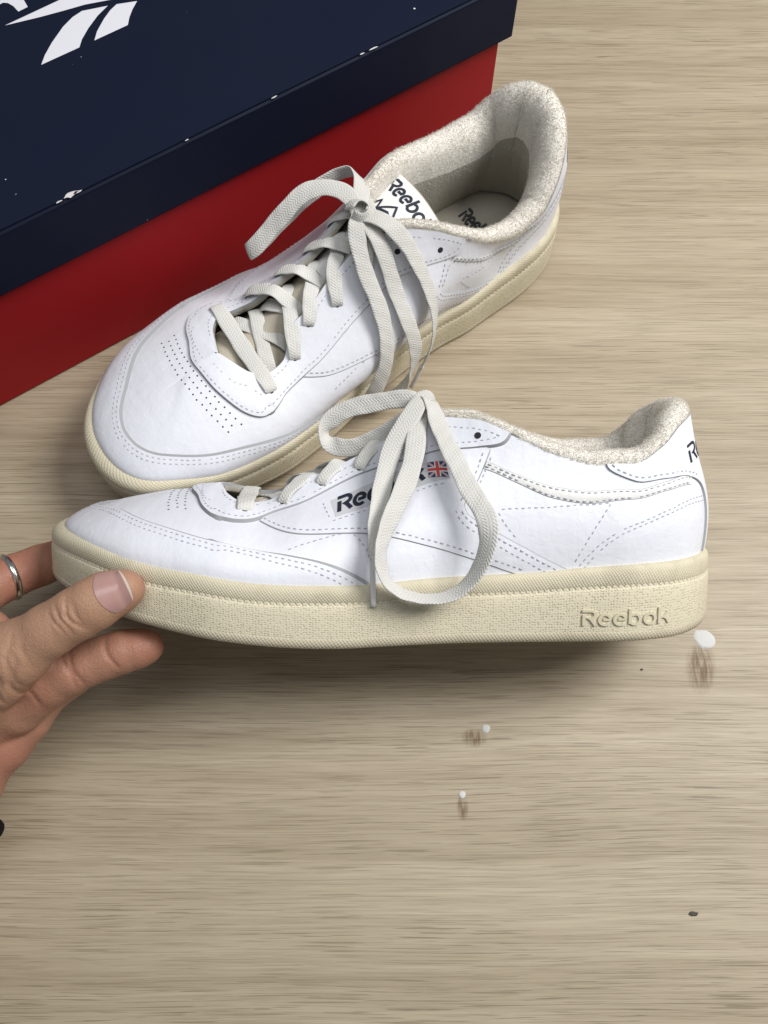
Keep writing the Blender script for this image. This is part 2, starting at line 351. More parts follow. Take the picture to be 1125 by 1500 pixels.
def box_shell(name, x0, x1, y0, y1, z0, z1, mat, parent, bev=0.0012, seg=3, taper=0.0):
    bm = bmesh.new(); bmesh.ops.create_cube(bm, size=1.0)
    for v in bm.verts:
        v.co = Vector((x0 if v.co.x < 0 else x1, y0 if v.co.y < 0 else y1, z0 if v.co.z < 0 else z1))
    bmesh.ops.subdivide_edges(bm, edges=list(bm.edges), cuts=24, use_grid_fill=True)
    for v in bm.verts:                    # card bows slightly
        c = v.co; fx = (c.x - x0) / (x1 - x0); fy = (c.y - y0) / (y1 - y0)
        bow = 0.0018 * math.sin(math.pi * fx) * math.sin(math.pi * min(1, max(0, (c.z - z0) / (z1 - z0))) * 0.5 + 0.4)
        if c.y < y0 + 1e-6: c.y -= bow * taper
        if c.z > z1 - 1e-6: c.z -= 0.0001 * math.sin(math.pi * fx) * math.sin(math.pi * fy)
    bm.edges.ensure_lookup_table()
    sharp = [e for e in bm.edges if len(e.link_faces) == 2 and e.calc_face_angle() > 0.8]
    bmesh.ops.bevel(bm, geom=sharp, offset=bev, segments=seg, affect='EDGES')
    me = bpy.data.meshes.new(name); bm.to_mesh(me); bm.free(); me.materials.append(mat)
    a = me.attributes.new('wear', 'FLOAT', 'POINT')
    for i, v in enumerate(me.vertices):
        q = sorted([min(abs(v.co.x - x0), abs(v.co.x - x1)), min(abs(v.co.y - y0), abs(v.co.y - y1)), min(abs(v.co.z - z0), abs(v.co.z - z1))])
        a.data[i].value = 1.0 if q[1] < bev * 0.75 else 0.0
    for p in me.polygons: p.use_smooth = True
    me.set_sharp_from_angle(angle=math.radians(35))
    o = bpy.data.objects.new(name, me); COL.objects.link(o); o.parent = parent
    return o
corner = bd * 0.301 - bn * 0.31944
mw = Matrix.Translation((corner[0], corner[1], 0)) @ Matrix.Rotation(math.radians(BOX_ANG), 4, 'Z')
box = empty('shoe_box', mat=mw)           # local: x along the long face (negative to the left), y into the box
tag(box, 'navy and red cardboard shoe box with white logo lying behind the sneakers', 'shoe box')
box_shell('box_body', -BOX_L, 0.0, 0.0, BOX_W, 0.0005, LID_Z1 - 0.002, M['red'], box, 0.001, 2, 0.5)
lid = box_shell('lid', -BOX_L - 0.007, 0.007, -0.004, BOX_W + 0.004, LID_Z0, LID_Z1, M['navy'], box, 0.0019, 3, 0.0)
def flat_poly(name, polys, z, mat, parent, scale=0.001):
    V = []; F = []
    for P in polys:
        o_ = len(V); V += [(x, y, z) for x, y in P]; f = tuple(range(o_, o_ + len(P)))
        ar = sum(P[q][0] * P[(q + 1) % len(P)][1] - P[(q + 1) % len(P)][0] * P[q][1] for q in range(len(P))); F.append(f if ar > 0 else f[::-1])
    return mesh(name, V, F, mat, parent, smooth=False, scale=scale)
LZ = LID_Z1 * 1000
flat_poly('logo_stripe', [[(-236.2, 82.9), (-231.6, 88.2), (-224.7, 94.3), (-214.8, 101.5), (-207.6, 105.1), (-201.4, 106.5), (-188.4, 102.3), (-196.1, 98.7), (-204.5, 93.0), (-210.9, 87.6), (-214.6, 83.1)]], LZ + 0.12, M['logo_white'], lid)
flat_poly('logo_stripe', [[(-206.0, 83.2), (-201.8, 88.4), (-194.5, 94.7), (-188.8, 98.6), (-184.0, 100.7), (-173.9, 96.7), (-178.9, 92.5), (-183.0, 88.2), (-186.4, 83.5)]], LZ + 0.12, M['logo_white'], lid)
flat_poly('logo_wing', [[(-239.4, 119.5), (-221.9, 114.9), (-209.6, 112.2), (-197.8, 109.9), (-185.1, 105.6), (-168, 98.5), (-150, 89), (-142, 83.3), (-122, 83.3), (-138, 102), (-150, 113), (-165, 120.8), (-206, 120.8)]], LZ + 0.12, M['logo_white'], lid)
flat_poly('logo_letter', [[(-236, 135.4), (-233.0, 135.8), (-231.0, 134.1), (-229.6, 130.3), (-229.2, 125.0), (-223.6, 125.4), (-222.9, 133.0), (-223.2, 139.1), (-227.6, 143.5), (-236, 144.5)]], LZ + 0.12, M['logo_white'], lid)
M['torn'] = mat_plain('torn_card', (0.70, 0.68, 0.66), 0.9, 0.1, 0.2)
for cx, cy, sx, sy, nq in ((-262, -1.6, 4.2, 1.5, 11), (-258.5, -2.2, 2.2, 0.9, 8), (-268, -2.6, 2.0, 0.5, 7), (-90, -3.0, 2.6, 0.45, 8), (-97, -3.0, 1.6, 0.4, 7), (-56, 9, 0.9, 0.5, 6), (-200, -3.1, 1.4, 0.4, 7), (-150, -3.1, 1.8, 0.35, 7), (-283, 24, 0.5, 0.5, 6)):
    flat_poly('torn_spot', [[(cx + sx * (0.55 + 0.75 * rng.random()) * math.cos(q * 6.283 / nq), cy + sy * (0.5 + 0.9 * rng.random()) * math.sin(q * 6.283 / nq)) for q in range(nq)]], LZ + 0.1, M['torn'], lid)
# ---------------------------------------------------------------- marks on the table
M['chip'] = mat_plain('white_paint', (0.62, 0.62, 0.60), 0.6, 0.3, 0.12, 400, 0.3, 500)
def paint_drop(loc, rx, ry, label, tail=None):
    nq = 26; V = [(0, 0, 0.35)]; F = []
    for ring_, (f_, z_) in enumerate(((0.72, 0.33), (0.95, 0.18), (1.0, 0.02))):
        for q in range(nq):
            an = 2 * math.pi * q / nq; r_ = 1 + 0.05 * math.sin(3 * an + loc[0]) + 0.03 * rng.random()
            x, y = rx * f_ * r_ * math.cos(an), ry * f_ * r_ * math.sin(an)
            if tail and math.cos(an - tail) > 0.8: x += math.cos(tail) * rx * 0.3 * f_; y += math.sin(tail) * ry * 0.3 * f_
            V.append((x, y, z_))
    for q in range(nq): F.append((0, 1 + q, 1 + (q + 1) % nq))
    for r_ in range(2):
        for q in range(nq): a_ = 1 + r_ * nq; F.append((a_ + q, a_ + nq + q, a_ + nq + (q + 1) % nq, a_ + (q + 1) % nq))
    o_ = mesh('paint_drop', V, F, M['chip']); o_.location = (loc[0] / 1000, loc[1] / 1000, 0.0); tag(o_, label, 'paint drop', 'white drops of paint on the table')
def stain_mat():
    k = NT('brown_stain'); uv = k.coord('UV'); o = k.coord()
    sx = k.n('ShaderNodeSeparateXYZ', i_Vector=uv)
    r = k.n('ShaderNodeVectorMath', operation='LENGTH', i_0=uv).outputs['Value']
    f = k.math('MULTIPLY', k.ramp(r, [(0.35, 1), (0.98, 0)]), k.ramp(k.noise(k.map(o, (650, 90, 1)), 1.0, 4, 0.7), [(0.36, 0.0), (0.6, 1)]))
    k.link(k.math('MULTIPLY', f, 0.6), k.b.inputs['Alpha'])
    return k.out((0.20, 0.125, 0.055), 0.6, None, 0.2)
M['stain'] = stain_mat()
def stain(loc, rx, ry, label, skew=0.0):
    V = []; UV = []; F = []; n_ = 9
    for i_ in range(n_):
        for j_ in range(n_):
            u, v = -1 + 2 * i_ / (n_ - 1), -1 + 2 * j_ / (n_ - 1); V.append((u * rx + v * ry * skew, v * ry, 0.0)); UV.append((u, v))
    o_ = mesh('stain', V, grid_faces_(n_), M['stain'], uv=UV); o_.location = (loc[0] / 1000, loc[1] / 1000, 0.0003); tag(o_, label, 'stain')
def grid_faces_(n_): return [(i_ * n_ + j_, (i_ + 1) * n_ + j_, (i_ + 1) * n_ + j_ + 1, i_ * n_ + j_ + 1) for i_ in range(n_ - 1) for j_ in range(n_ - 1)]
paint_drop((165.8, 98.6), 4.9, 4.9, 'largest white paint drop, beside the heel of the tipped sneaker', 2.6)
paint_drop((50.6, 53.9), 2.0, 2.1, 'small round white paint drop nearest below the middle of the tipped sneaker')
paint_drop((37.7, 22.8), 1.6, 1.8, 'smallest white paint drop, lowest on the bare table')
stain((161.5, 84.5), 8.5, 15, 'brown streaky stain running down from the largest white paint drop', 0.12)
stain((44.5, 49.5), 7.0, 5.0, 'brown smudge left of the middle white paint drop', 0.0)
stain((37.6, 17.0), 3.2, 6.5, 'brown smudge just under the smallest white paint drop', 0.0)
M['crumb'] = mat_plain('grey_crumb', (0.10, 0.095, 0.085), 0.9, 0.1, 0.3, 500)
def speck(name, loc, r, label, cat, mat=None, n_=9, sx=1.0):
    bm = bmesh.new(); bmesh.ops.create_icosphere(bm, subdivisions=2, radius=1.0)
    for v in bm.verts:
        f_ = 0.7 + 0.6 * rng.random(); v.co = Vector((v.co.x * r * sx * f_, v.co.y * r * f_, max(-0.2, v.co.z * 0.45) * r * f_ + r * 0.12)) * 0.001
    me = bpy.data.meshes.new(name); bm.to_mesh(me); bm.free(); me.materials.append(mat or M['crumb'])
    o_ = bpy.data.objects.new(name, me); COL.objects.link(o_); o_.location = (loc[0] / 1000, loc[1] / 1000, 0.0002); tag(o_, label, cat)
speck('lint', (141.6, -28.8), 1.1, 'dark grey lump of lint on the bare table at lower right', 'lint', sx=1.8)
speck('crumb', (131.2, 83.1), 0.5, 'tiny dark crumb on the table below the sneaker heel', 'crumb', sx=1.4)
speck('crumb', (51.4, 294.4), 1.6, 'pale crumb on the table against the sole of the standing sneaker', 'crumb', mat_plain('pale_crumb', (0.5, 0.45, 0.36), 0.9, 0.1))
# ---------------------------------------------------------------- sneakers
def smst(x, a, b): x = np.clip((x - a) / (b - a), 0, 1); return x * x * (3 - 2 * x)
def grid_faces(n, m, off=0, flip=False, wrap=False):
    f = []
    for i in range(n if wrap else n - 1):
        i2 = (i + 1) % n
        for j in range(m - 1):
            q = (off + i * m + j, off + i2 * m + j, off + i2 * m + j + 1, off + i * m + j + 1)
            f.append(q[::-1] if flip else q)
    return f
class Shoe:
    def __init__(self, name, mw, mirror, label):
        self.root = empty(name, mat=mw); self.mir = -1.0 if mirror else 1.0
        tag(self.root, label, 'sneaker', 'pair of white leather sneakers')
    def mesh(self, name, V, F, mat, parent=None, **kw):
        V = np.array(V, float); V[:, 1] *= self.mir
        if self.mir < 0: F = [tuple(f)[::-1] for f in F]
        return mesh(name, V, F, mat, parent or self.root, **kw)
    def base(self):
        ns, nt = 301, 40
        S = np.linspace(-1, 1, ns)[:-1]; t = np.linspace(0, 1, nt)
        SS, TT = np.meshgrid(S, t, indexing='ij')
        P = UP.pos(SS, TT).reshape(-1, 3)
        F = grid_faces(ns - 1, nt, 0, True, True)
        self.upper = self.mesh('upper', P, F, M['leather'])
        bm = bmesh.new(); bm.from_mesh(self.upper.data); bmesh.ops.remove_doubles(bm, verts=bm.verts, dist=2e-5); bm.to_mesh(self.upper.data); bm.free()
    def sole(self):
        n = 400; S = np.linspace(-1, 1, n + 1)[:-1]
        Fp = UP.feather(S); T = np.roll(Fp, -1, 0) - np.roll(Fp, 1, 0); T[:, 2] = 0; T /= np.linalg.norm(T, axis=1)[:, None]
        N = np.stack([-T[:, 1], T[:, 0], 0 * T[:, 0]], 1)   # outward when walking medial heel -> toe -> lateral heel
        ctr = np.array([150, 0, 0]); 
        if ((Fp - ctr) * N)[:, :2].sum() < 0: N = -N
        arc = np.r_[0, np.cumsum(np.linalg.norm(np.diff(Fp, axis=0), axis=1))]
        zt = Fp[:, 2]; zb = zbottom(Fp[:, 0]); self.soleN = N
        gr = 5.6 + 1.6 * np.clip((Fp[:, 0] - 180) / 110, 0, 1)      # depth of the stitched groove below the lip
        bump_ = 4.6 * np.exp(-(np.abs(S) / 0.105) ** 2)             # the rubber stands out further round the toe
        def ring(o, z):
            f_ = smst(np.array(float(o)), -1.0, 3.2) * bump_; return Fp * np.array([1, 1, 0]) + N * (o + f_)[:, None] + np.stack([0 * z, 0 * z, z], 1)
        def strip(name, prof, mat, par, **kw):
            R = [ring(o, z) for o, z in prof]; V = np.stack(R, 1).reshape(-1, 3); m = len(prof)
            vv = np.stack([np.cumsum(np.r_[0, [np.mean(np.linalg.norm(R[i + 1] - R[i], axis=1)) for i in range(m - 1)]])] * n, 0)
            uv = np.stack([np.repeat(arc, m), vv.ravel()], 1)
            return self.mesh(name, V, grid_faces(n, m, 0, False, True), mat, par, uv=uv, **kw)
        H = zt - zb
        body = strip('sole', [(2.75, zt - gr - 0.9), (3.2, zt - gr - 1.3), (3.6, zt - gr - 2.4), (3.7, zb + 0.55 * H), (3.8, zb + 0.4 * H), (3.8, zb + 6.5), (3.7, zb + 5.0)], M['rub_side'], None)
        self.soleobj = body
        strip('rubber_lip', [(-1.5, zt + 0.6), (0.6, zt + 1.3), (2.0, zt + 0.9 - 0.15 * bump_), (2.9, zt - 0.4 - 0.3 * bump_), (3.2, zt - 2 - 0.25 * bump_), (3.3, zt - gr + 0.7), (3.0, zt - gr), (2.8, zt - gr - 0.4), (2.75, zt - gr - 0.95)], M['rub_lip'], body)
        strip('tread_edge', [(3.7, zb + 5.0), (3.95, zb + 4.6), (3.8, zb + 2.6), (3.0, zb + 0.8), (1.2, zb + 0.1), (-3, zb)], M['rub_edge'], body)
        # underside
        inn = ring(-3, zb); h = n // 2
        V = []; Fq = []
        for j in range(h + 1):
            a = inn[(h + j) % n]; b = inn[(h - j) % n]
            for q in range(7): V.append(a + (b - a) * q / 6 + np.array([0, 0, 0.0]))
        for j in range(h):
            for q in range(6): Fq.append((j * 7 + q, j * 7 + q + 1, (j + 1) * 7 + q + 1, (j + 1) * 7 + q))
        self.mesh('outsole', V, Fq, M['rub_plain'], body)
        # thread lying in the groove
        P = curve(ring(2.75, zt - gr - 0.55), step=2.6)
        self.dashes('welt_stitching', P, None, M['welt'], body, 2.35, 0.8, 0.5, N0=np.stack([np.interp(np.linspace(0, 1, len(P)), np.linspace(0, 1, n), N[:, i]) for i in range(3)], 1))
    def dashes(self, name, P, Nn, mat, parent, ln, wd, hh, N0=None):
        V = []; F = []; Nn = N0 if Nn is None else Nn
        for i in range(len(P) - 1):
            c = (P[i] + P[i + 1]) / 2; d = P[i + 1] - P[i]; L = np.linalg.norm(d)
            if L < 1e-6: continue
            d = d / L; nn = Nn[i] - d * (Nn[i] @ d); nn /= np.linalg.norm(nn) + 1e-9; b = np.cross(nn, d); o = len(V)
            hl = ln / 2
            for x, z, w in ((-hl, -0.25, 0.7), (-hl * 0.6, hh, 1.0), (hl * 0.6, hh, 1.0), (hl, -0.25, 0.7)):
                V += [c + d * x + nn * z - b * wd / 2 * w, c + d * x + nn * z + b * wd / 2 * w]
            for q in range(3): F.append((o + 2 * q, o + 2 * q + 2, o + 2 * q + 3, o + 2 * q + 1))
            for sgn in (0, 1):
                k4 = [o + sgn, o + 2 + sgn, o + 4 + sgn, o + 6 + sgn]; F.append(tuple(k4 if sgn else k4[::-1]))
        return self.mesh(name, V, F, mat, parent, smooth=False, kind='stuff')
def world_cols(X, Y, Z, T): 
    return Matrix(((X[0], Y[0], Z[0], T[0]), (X[1], Y[1], Z[1], T[1]), (X[2], Y[2], Z[2], T[2]), (0, 0, 0, 1)))
ROLL = math.radians(58)
MW2 = world_cols((1, 0, 0), (0, math.cos(ROLL), -math.sin(ROLL)), (0, math.sin(ROLL), math.cos(ROLL)), (-0.15071, 0.10048, 0.0407))
PSI = math.radians(37.2); SC1 = 1.035
MW1 = world_cols((math.cos(PSI) * SC1, math.sin(PSI) * SC1, 0), (-math.sin(PSI) * SC1, math.cos(PSI) * SC1, 0), (0, 0, SC1), (-0.1480, 0.1859, 0.0))
shoes = [Shoe('sneaker', MW1, False, 'right white leather sneaker standing on the table against the shoe box'),
         Shoe('sneaker', MW2, True, 'left white leather sneaker tipped on its side and held at the toe by the hand')]
shoes[0].up, shoes[1].up = UP_RIGHT, UP_LEFT; shoes[0].logo, shoes[1].logo = False, True
# ---------------------------------------------------------------- panels, stitching and lettering laid on the upper
FS, FT = 333.0, 62.0
def flat(st): return np.asarray(st, float) * np.array([FS, FT])
def dens(poly, step=1.6):
    P = flat(poly); out = []
    for i in range(len(P)):
        a, b = P[i], P[(i + 1) % len(P)]; k = max(1, int(np.ceil(np.linalg.norm(b - a) / step)))
        for j in range(k): out.append(a + (b - a) * j / k)
    return np.array(out)
def smooth_line(pts, step=1.5):
    return curve(flat(pts), step=step) / np.array([FS, FT])
def inside(P, poly):
    x, y = P[:, 0], P[:, 1]; c = np.zeros(len(P), bool); n = len(poly)
    for i in range(n):
        (x0, y0), (x1, y1) = poly[i], poly[(i + 1) % n]
        if y0 == y1: continue
        q = ((y0 > y) != (y1 > y)) & (x < (x1 - x0) * (y - y0) / (y1 - y0) + x0); c ^= q
    return c
def segdist(P, A, B):
    d = np.full(len(P), 1e9)
    for a, b in zip(A, B):
        ab = b - a; L = ab @ ab + 1e-12; t = np.clip(((P - a) @ ab) / L, 0, 1)
        d = np.minimum(d, np.linalg.norm(P - (a + t[:, None] * ab), axis=1))
    return d
def panel(sh, name, polys, h=0.9, bulge=0.5, mat='leather2', base=0.0, parent=None, free=lambda s, t: False, grid=3.0, flare=0.5):
    V = []; F = []; FM = []
    for poly in polys:
        B = dens(poly); n = len(B)
        g0, g1 = B.min(0), B.max(0)
        gx, gy = np.meshgrid(np.arange(g0[0] + grid / 2, g1[0], grid), np.arange(g0[1] + grid / 2, g1[1], grid)); G = np.stack([gx.ravel(), gy.ravel()], 1)
        G = G[inside(G, B)]
        if len(G): G = G[segdist(G, B, np.roll(B, -1, 0)) > 1.1]
        pts = [Vector(p) for p in np.vstack([B, G])]
        vv, ee, ff, ov, oe, of = delaunay_2d_cdt(pts, [(i, (i + 1) % n) for i in range(n)], [], 1, 1e-6)
        Q = np.array([[p.x, p.y] for p in vv]); st = Q / np.array([FS, FT])
        fixed = np.array([free(s, t) for s, t in B / np.array([FS, FT])])
        act = ~(fixed & np.roll(fixed, -1))
        d = segdist(Q, B[act], np.roll(B, -1, 0)[act])
        p = UP.pos(st[:, 0], np.clip(st[:, 1], 0, 1)); nn = UP.normal(st[:, 0], np.clip(st[:, 1], 0, 1))
        hh = base + h + bulge * (1 - np.exp(-d / 2.2))
        o = len(V); V += list(p + nn * hh[:, None]); 
        tri = [tuple(f) for f in ff]
        # orientation: (S,t) positive area must point outward
        for f in tri:
            a, b, c = Q[f[0]], Q[f[1]], Q[f[2]]; ar = (b[0] - a[0]) * (c[1] - a[1]) - (b[1] - a[1]) * (c[0] - a[0])
            f = f if ar < 0 else f[::-1]
            F.append(tuple(o + i for i in f)); FM.append(0)
        # skirt
        m = {}
        for i, src in enumerate(ov):
            for s_ in src:
                if s_ < n: m[s_] = i
        ar = 0.5 * np.sum(B[:, 0] * np.roll(B[:, 1], -1) - np.roll(B[:, 0], -1) * B[:, 1])
        sk = {}
        tb = np.roll(B, -1, 0) - np.roll(B, 1, 0); tb /= np.linalg.norm(tb, axis=1)[:, None] + 1e-9; ob = np.stack([tb[:, 1], -tb[:, 0]], 1) * (1 if ar > 0 else -1)
        Bo = (B + ob * flare) / np.array([FS, FT]); Bo[:, 1] = np.clip(Bo[:, 1], 0, 1); pb = UP.pos(Bo[:, 0], Bo[:, 1])
        for i in range(n):
            j = (i + 1) % n
            if not act[i] or i not in m or j not in m: continue
            for q in (i, j):
                if q not in sk:
                    sk[q] = (len(V), len(V) + 1); a = m[q]; V.append(p[a] + nn[a] * (base + h)); V.append(pb[q] + nn[a] * (-0.15))
            (a0, a1), (b0, b1) = sk[i], sk[j]; f = (a0, b0, b1, a1)
            F.append(f if ar < 0 else f[::-1]); FM.append(1)
    o = sh.mesh(name, V, F, None, parent, mats=[M[mat], M['cut']], fmat=FM)
    return o
def offset_line(line, d):      # shift a (S,t) polyline sideways by d mm (flat metric)
    P = flat(line); T = np.gradient(P, axis=0); T /= np.linalg.norm(T, axis=1)[:, None] + 1e-9
    return (P + np.stack([-T[:, 1], T[:, 0]], 1) * d) / np.array([FS, FT])
class Stitch:
    def __init__(self, sh): self.sh = sh; self.V = []; self.F = []
    def row(self, line, h=0.9, pitch=2.7, ln=1.7, wd=0.42, smooth=True):
        L = smooth_line(line) if smooth else np.asarray(line, float)
        P3 = UP.pos(L[:, 0], np.clip(L[:, 1], 0, 1)); a = np.r_[0, np.cumsum(np.linalg.norm(np.diff(P3, axis=0), axis=1))]
        q = np.arange(0, a[-1], pitch)
        s = np.interp(q, a, L[:, 0]); t = np.clip(np.interp(q, a, L[:, 1]), 0, 1)
        p = UP.pos(s, t); nn = UP.normal(s, t); p = p + nn * h
        for i in range(len(p) - 1):
            if nrng.random() < 0.02: continue
            d = p[i + 1] - p[i]; Ld = np.linalg.norm(d)
            if Ld < 0.5: continue
            d = d / Ld; c = (p[i] + p[i + 1]) / 2 + nrng.normal(size=3) * 0.05; n_ = nn[i]; b = np.cross(n_, d); o = len(self.V)
            for x, z, w in ((-ln / 2, -0.25, 0.8), (-ln * 0.28, 0.14, 1), (ln * 0.28, 0.14, 1), (ln / 2, -0.25, 0.8)):
                self.V += [c + d * x + n_ * z - b * wd / 2 * w, c + d * x + n_ * z + b * wd / 2 * w]
            for k_ in range(3): self.F.append((o + 2 * k_, o + 2 * k_ + 2, o + 2 * k_ + 3, o + 2 * k_ + 1))
            for sg in (0, 1):
                k4 = [o + sg, o + 2 + sg, o + 4 + sg, o + 6 + sg]; self.F.append(tuple(k4 if sg else k4[::-1]))
    def done(self): return self.sh.mesh('stitching', self.V, self.F, M['thread'], smooth=False, kind='stuff')
# ---- letter strokes (unit: x-height = 1)
def arc_pts(cx, cy, rx, ry, a0, a1, n=10):
    return [(cx + rx * math.cos(math.radians(a0 + (a1 - a0) * i / n)), cy + ry * math.sin(math.radians(a0 + (a1 - a0) * i / n))) for i in range(n + 1)]
LET = {
 'R': (1.05, [[(0.12, 0), (0.12, 0.95)], [(0.0, 1.3), (0.55, 1.3)] + arc_pts(0.55, 0.98, 0.33, 0.32, 80, -80, 8) + [(0.42, 0.66), (0.60, 0.55), (0.92, 0.0)]]),
 'e': (0.98, [[(0.34, 0.52), (0.80, 0.52)] + arc_pts(0.46, 0.52, 0.36, 0.46, 20, 180, 9) + arc_pts(0.46, 0.50, 0.36, 0.46, 190, 310, 7)]),
 'b': (0.98, [[(0.12, 1.45), (0.12, 0.12)] + arc_pts(0.44, 0.50, 0.34, 0.46, 220, 490, 14)]),
 'o': (0.98, [arc_pts(0.45, 0.50, 0.36, 0.46, 95, 455, 18)]),
 'k': (0.95, [[(0.12, 0.0), (0.12, 1.45)], [(0.78, 1.0), (0.50, 0.62), (0.24, 0.52)], [(0.44, 0.58), (0.66, 0.40), (0.84, 0.0)]])}
def stroke_quads(pts, w):
    P = np.array(pts, float); T = np.gradient(P, axis=0); T /= np.linalg.norm(T, axis=1)[:, None] + 1e-9
    N = np.stack([-T[:, 1], T[:, 0]], 1) * w / 2
    return P + N, P - N
def lettering(sh, name, text, fmap, parent, mat, w=0.2, depth=0.25, sink=0.3, wear=0.0):
    """text in a unit frame 0..W x 0..1.45 mapped by fmap(u, v, height) -> 3D"""
    V = []; F = []; x = 0.0; tot = sum(LET[c][0] for c in text); ns = 0
    for ch in text:
        adv, strokes = LET[ch]
        for st in strokes:
            P = np.array(st, float)
            if len(P) == 2: P = np.array([P[0] + (P[1] - P[0]) * q for q in np.linspace(0, 1, 6)])
            A, B = stroke_quads(P, w); ns += 1; hh = depth + 0.015 * (ns % 4)
            o = len(V)
            for a, b in zip(A, B):
                for q, z in ((a, hh), (b, hh), (a, -sink), (b, -sink)): V.append(fmap((x + q[0]) / tot, q[1] / 1.45, z))
            n = len(A)
            for i in range(n - 1):
                k = o + 4 * i
                F += [(k, k + 1, k + 5, k + 4), (k + 2, k, k + 4, k + 6), (k + 1, k + 3, k + 7, k + 5)]
            F += [(o, o + 2, o + 3, o + 1), (o + 4 * n - 4, o + 4 * n - 3, o + 4 * n - 1, o + 4 * n - 2)]
        x += adv
    return sh.mesh(name, np.array(V), F, mat, parent, smooth=False)
def bil(bl, br, tl, tr, off=0.0):
    bl, br, tl, tr = [np.array(q, float) for q in (bl, br, tl, tr)]
    def f(u, v, h):
        st = (bl * (1 - u) + br * u) * (1 - v) + (tl * (1 - u) + tr * u) * v
        return UP.pos(st[0], min(1, st[1])) + UP.normal(st[0], min(1, st[1])) * (h + off)
    return f
LOOP_L = [(0.185, 1.0), (0.212, 0.892), (0.245, 0.785), (0.275, 0.675), (0.297, 0.605), (0.314, 0.562), (0.332, 0.545), (0.351, 0.565), (0.37, 0.635), (0.3875, 0.71), (0.41, 0.772), (0.445, 0.84), (0.475, 0.865), (0.505, 0.862), (0.545, 0.83), (0.58, 0.805), (0.6225, 0.817), (0.6625, 0.858), (0.682, 0.93), (0.69, 1.0)]
LOOP_M = [(-0.185, 1.0), (-0.1875, 0.925), (-0.21, 0.79), (-0.2325, 0.66), (-0.2525, 0.555), (-0.272, 0.475), (-0.288, 0.435), (-0.303, 0.435), (-0.32, 0.465), (-0.355, 0.548), (-0.40, 0.628), (-0.44, 0.668), (-0.495, 0.69), (-0.56, 0.70), (-0.6225, 0.705), (-0.655, 0.74), (-0.678, 0.85), (-0.69, 1.0)]
GUARD = [(-0.41, 0.0), (-0.385, 0.03), (-0.315, 0.115), (-0.2325, 0.245), (-0.145, 0.33), (-0.07, 0.408), (0.0, 0.465), (0.0825, 0.53), (0.13, 0.515), (0.175, 0.465), (0.2475, 0.387), (0.28, 0.354), (0.31, 0.328), (0.34, 0.310), (0.37, 0.290), (0.41, 0.242), (0.45, 0.158), (0.475, 0.088), (0.5025, 0.0)]
QLOW_L = [(0.3675, 0.60), (0.3975, 0.51), (0.435, 0.452), (0.5025, 0.358), (0.545, 0.258), (0.595, 0.15), (0.6325, 0.092), (0.665, 0.042), (0.695, 0.0)]
STRIPE = [(0.7525, 0.0), (0.725, 0.075), (0.7025, 0.133), (0.685, 0.175), (0.6575, 0.242), (0.6425, 0.288), (0.625, 0.355), (0.6215, 0.425)]
QREAR = [(0.6215, 0.425), (0.6425, 0.608), (0.664, 0.84)]
BTOP = [(0.6575, 0.745), (0.69, 0.717), (0.735, 0.725), (0.7825, 0.758), (0.8325, 0.765), (0.89, 0.69), (0.925, 0.61)]
BLOW = [(0.6525, 0.692), (0.69, 0.65), (0.725, 0.617), (0.765, 0.622), (0.7975, 0.65), (0.85, 0.665), (0.9175, 0.545)]
TAB = [(0.795, 1.0), (0.797, 0.97), (0.815, 0.90), (0.8375, 0.842), (0.8625, 0.785), (0.8925, 0.70), (0.92, 0.61), (0.944, 0.50), (0.955, 0.38), (0.960, 0.2), (0.962, 0.0)]
COUNTER = [(0.7675, 0.0), (0.79, 0.158), (0.815, 0.285), (0.84, 0.365), (0.8775, 0.40), (0.955, 0.345)]
def cutt(L):          # panel outlines are drawn on the uncut vamp; rescale where the lacing opening cuts it
    L = np.array(L, float); L[:, 1] = np.minimum(1.0, L[:, 1] / UP.tau(L[:, 0])); return L
def med(L, k=1.0): return [(-s, t * k) for s, t in L]
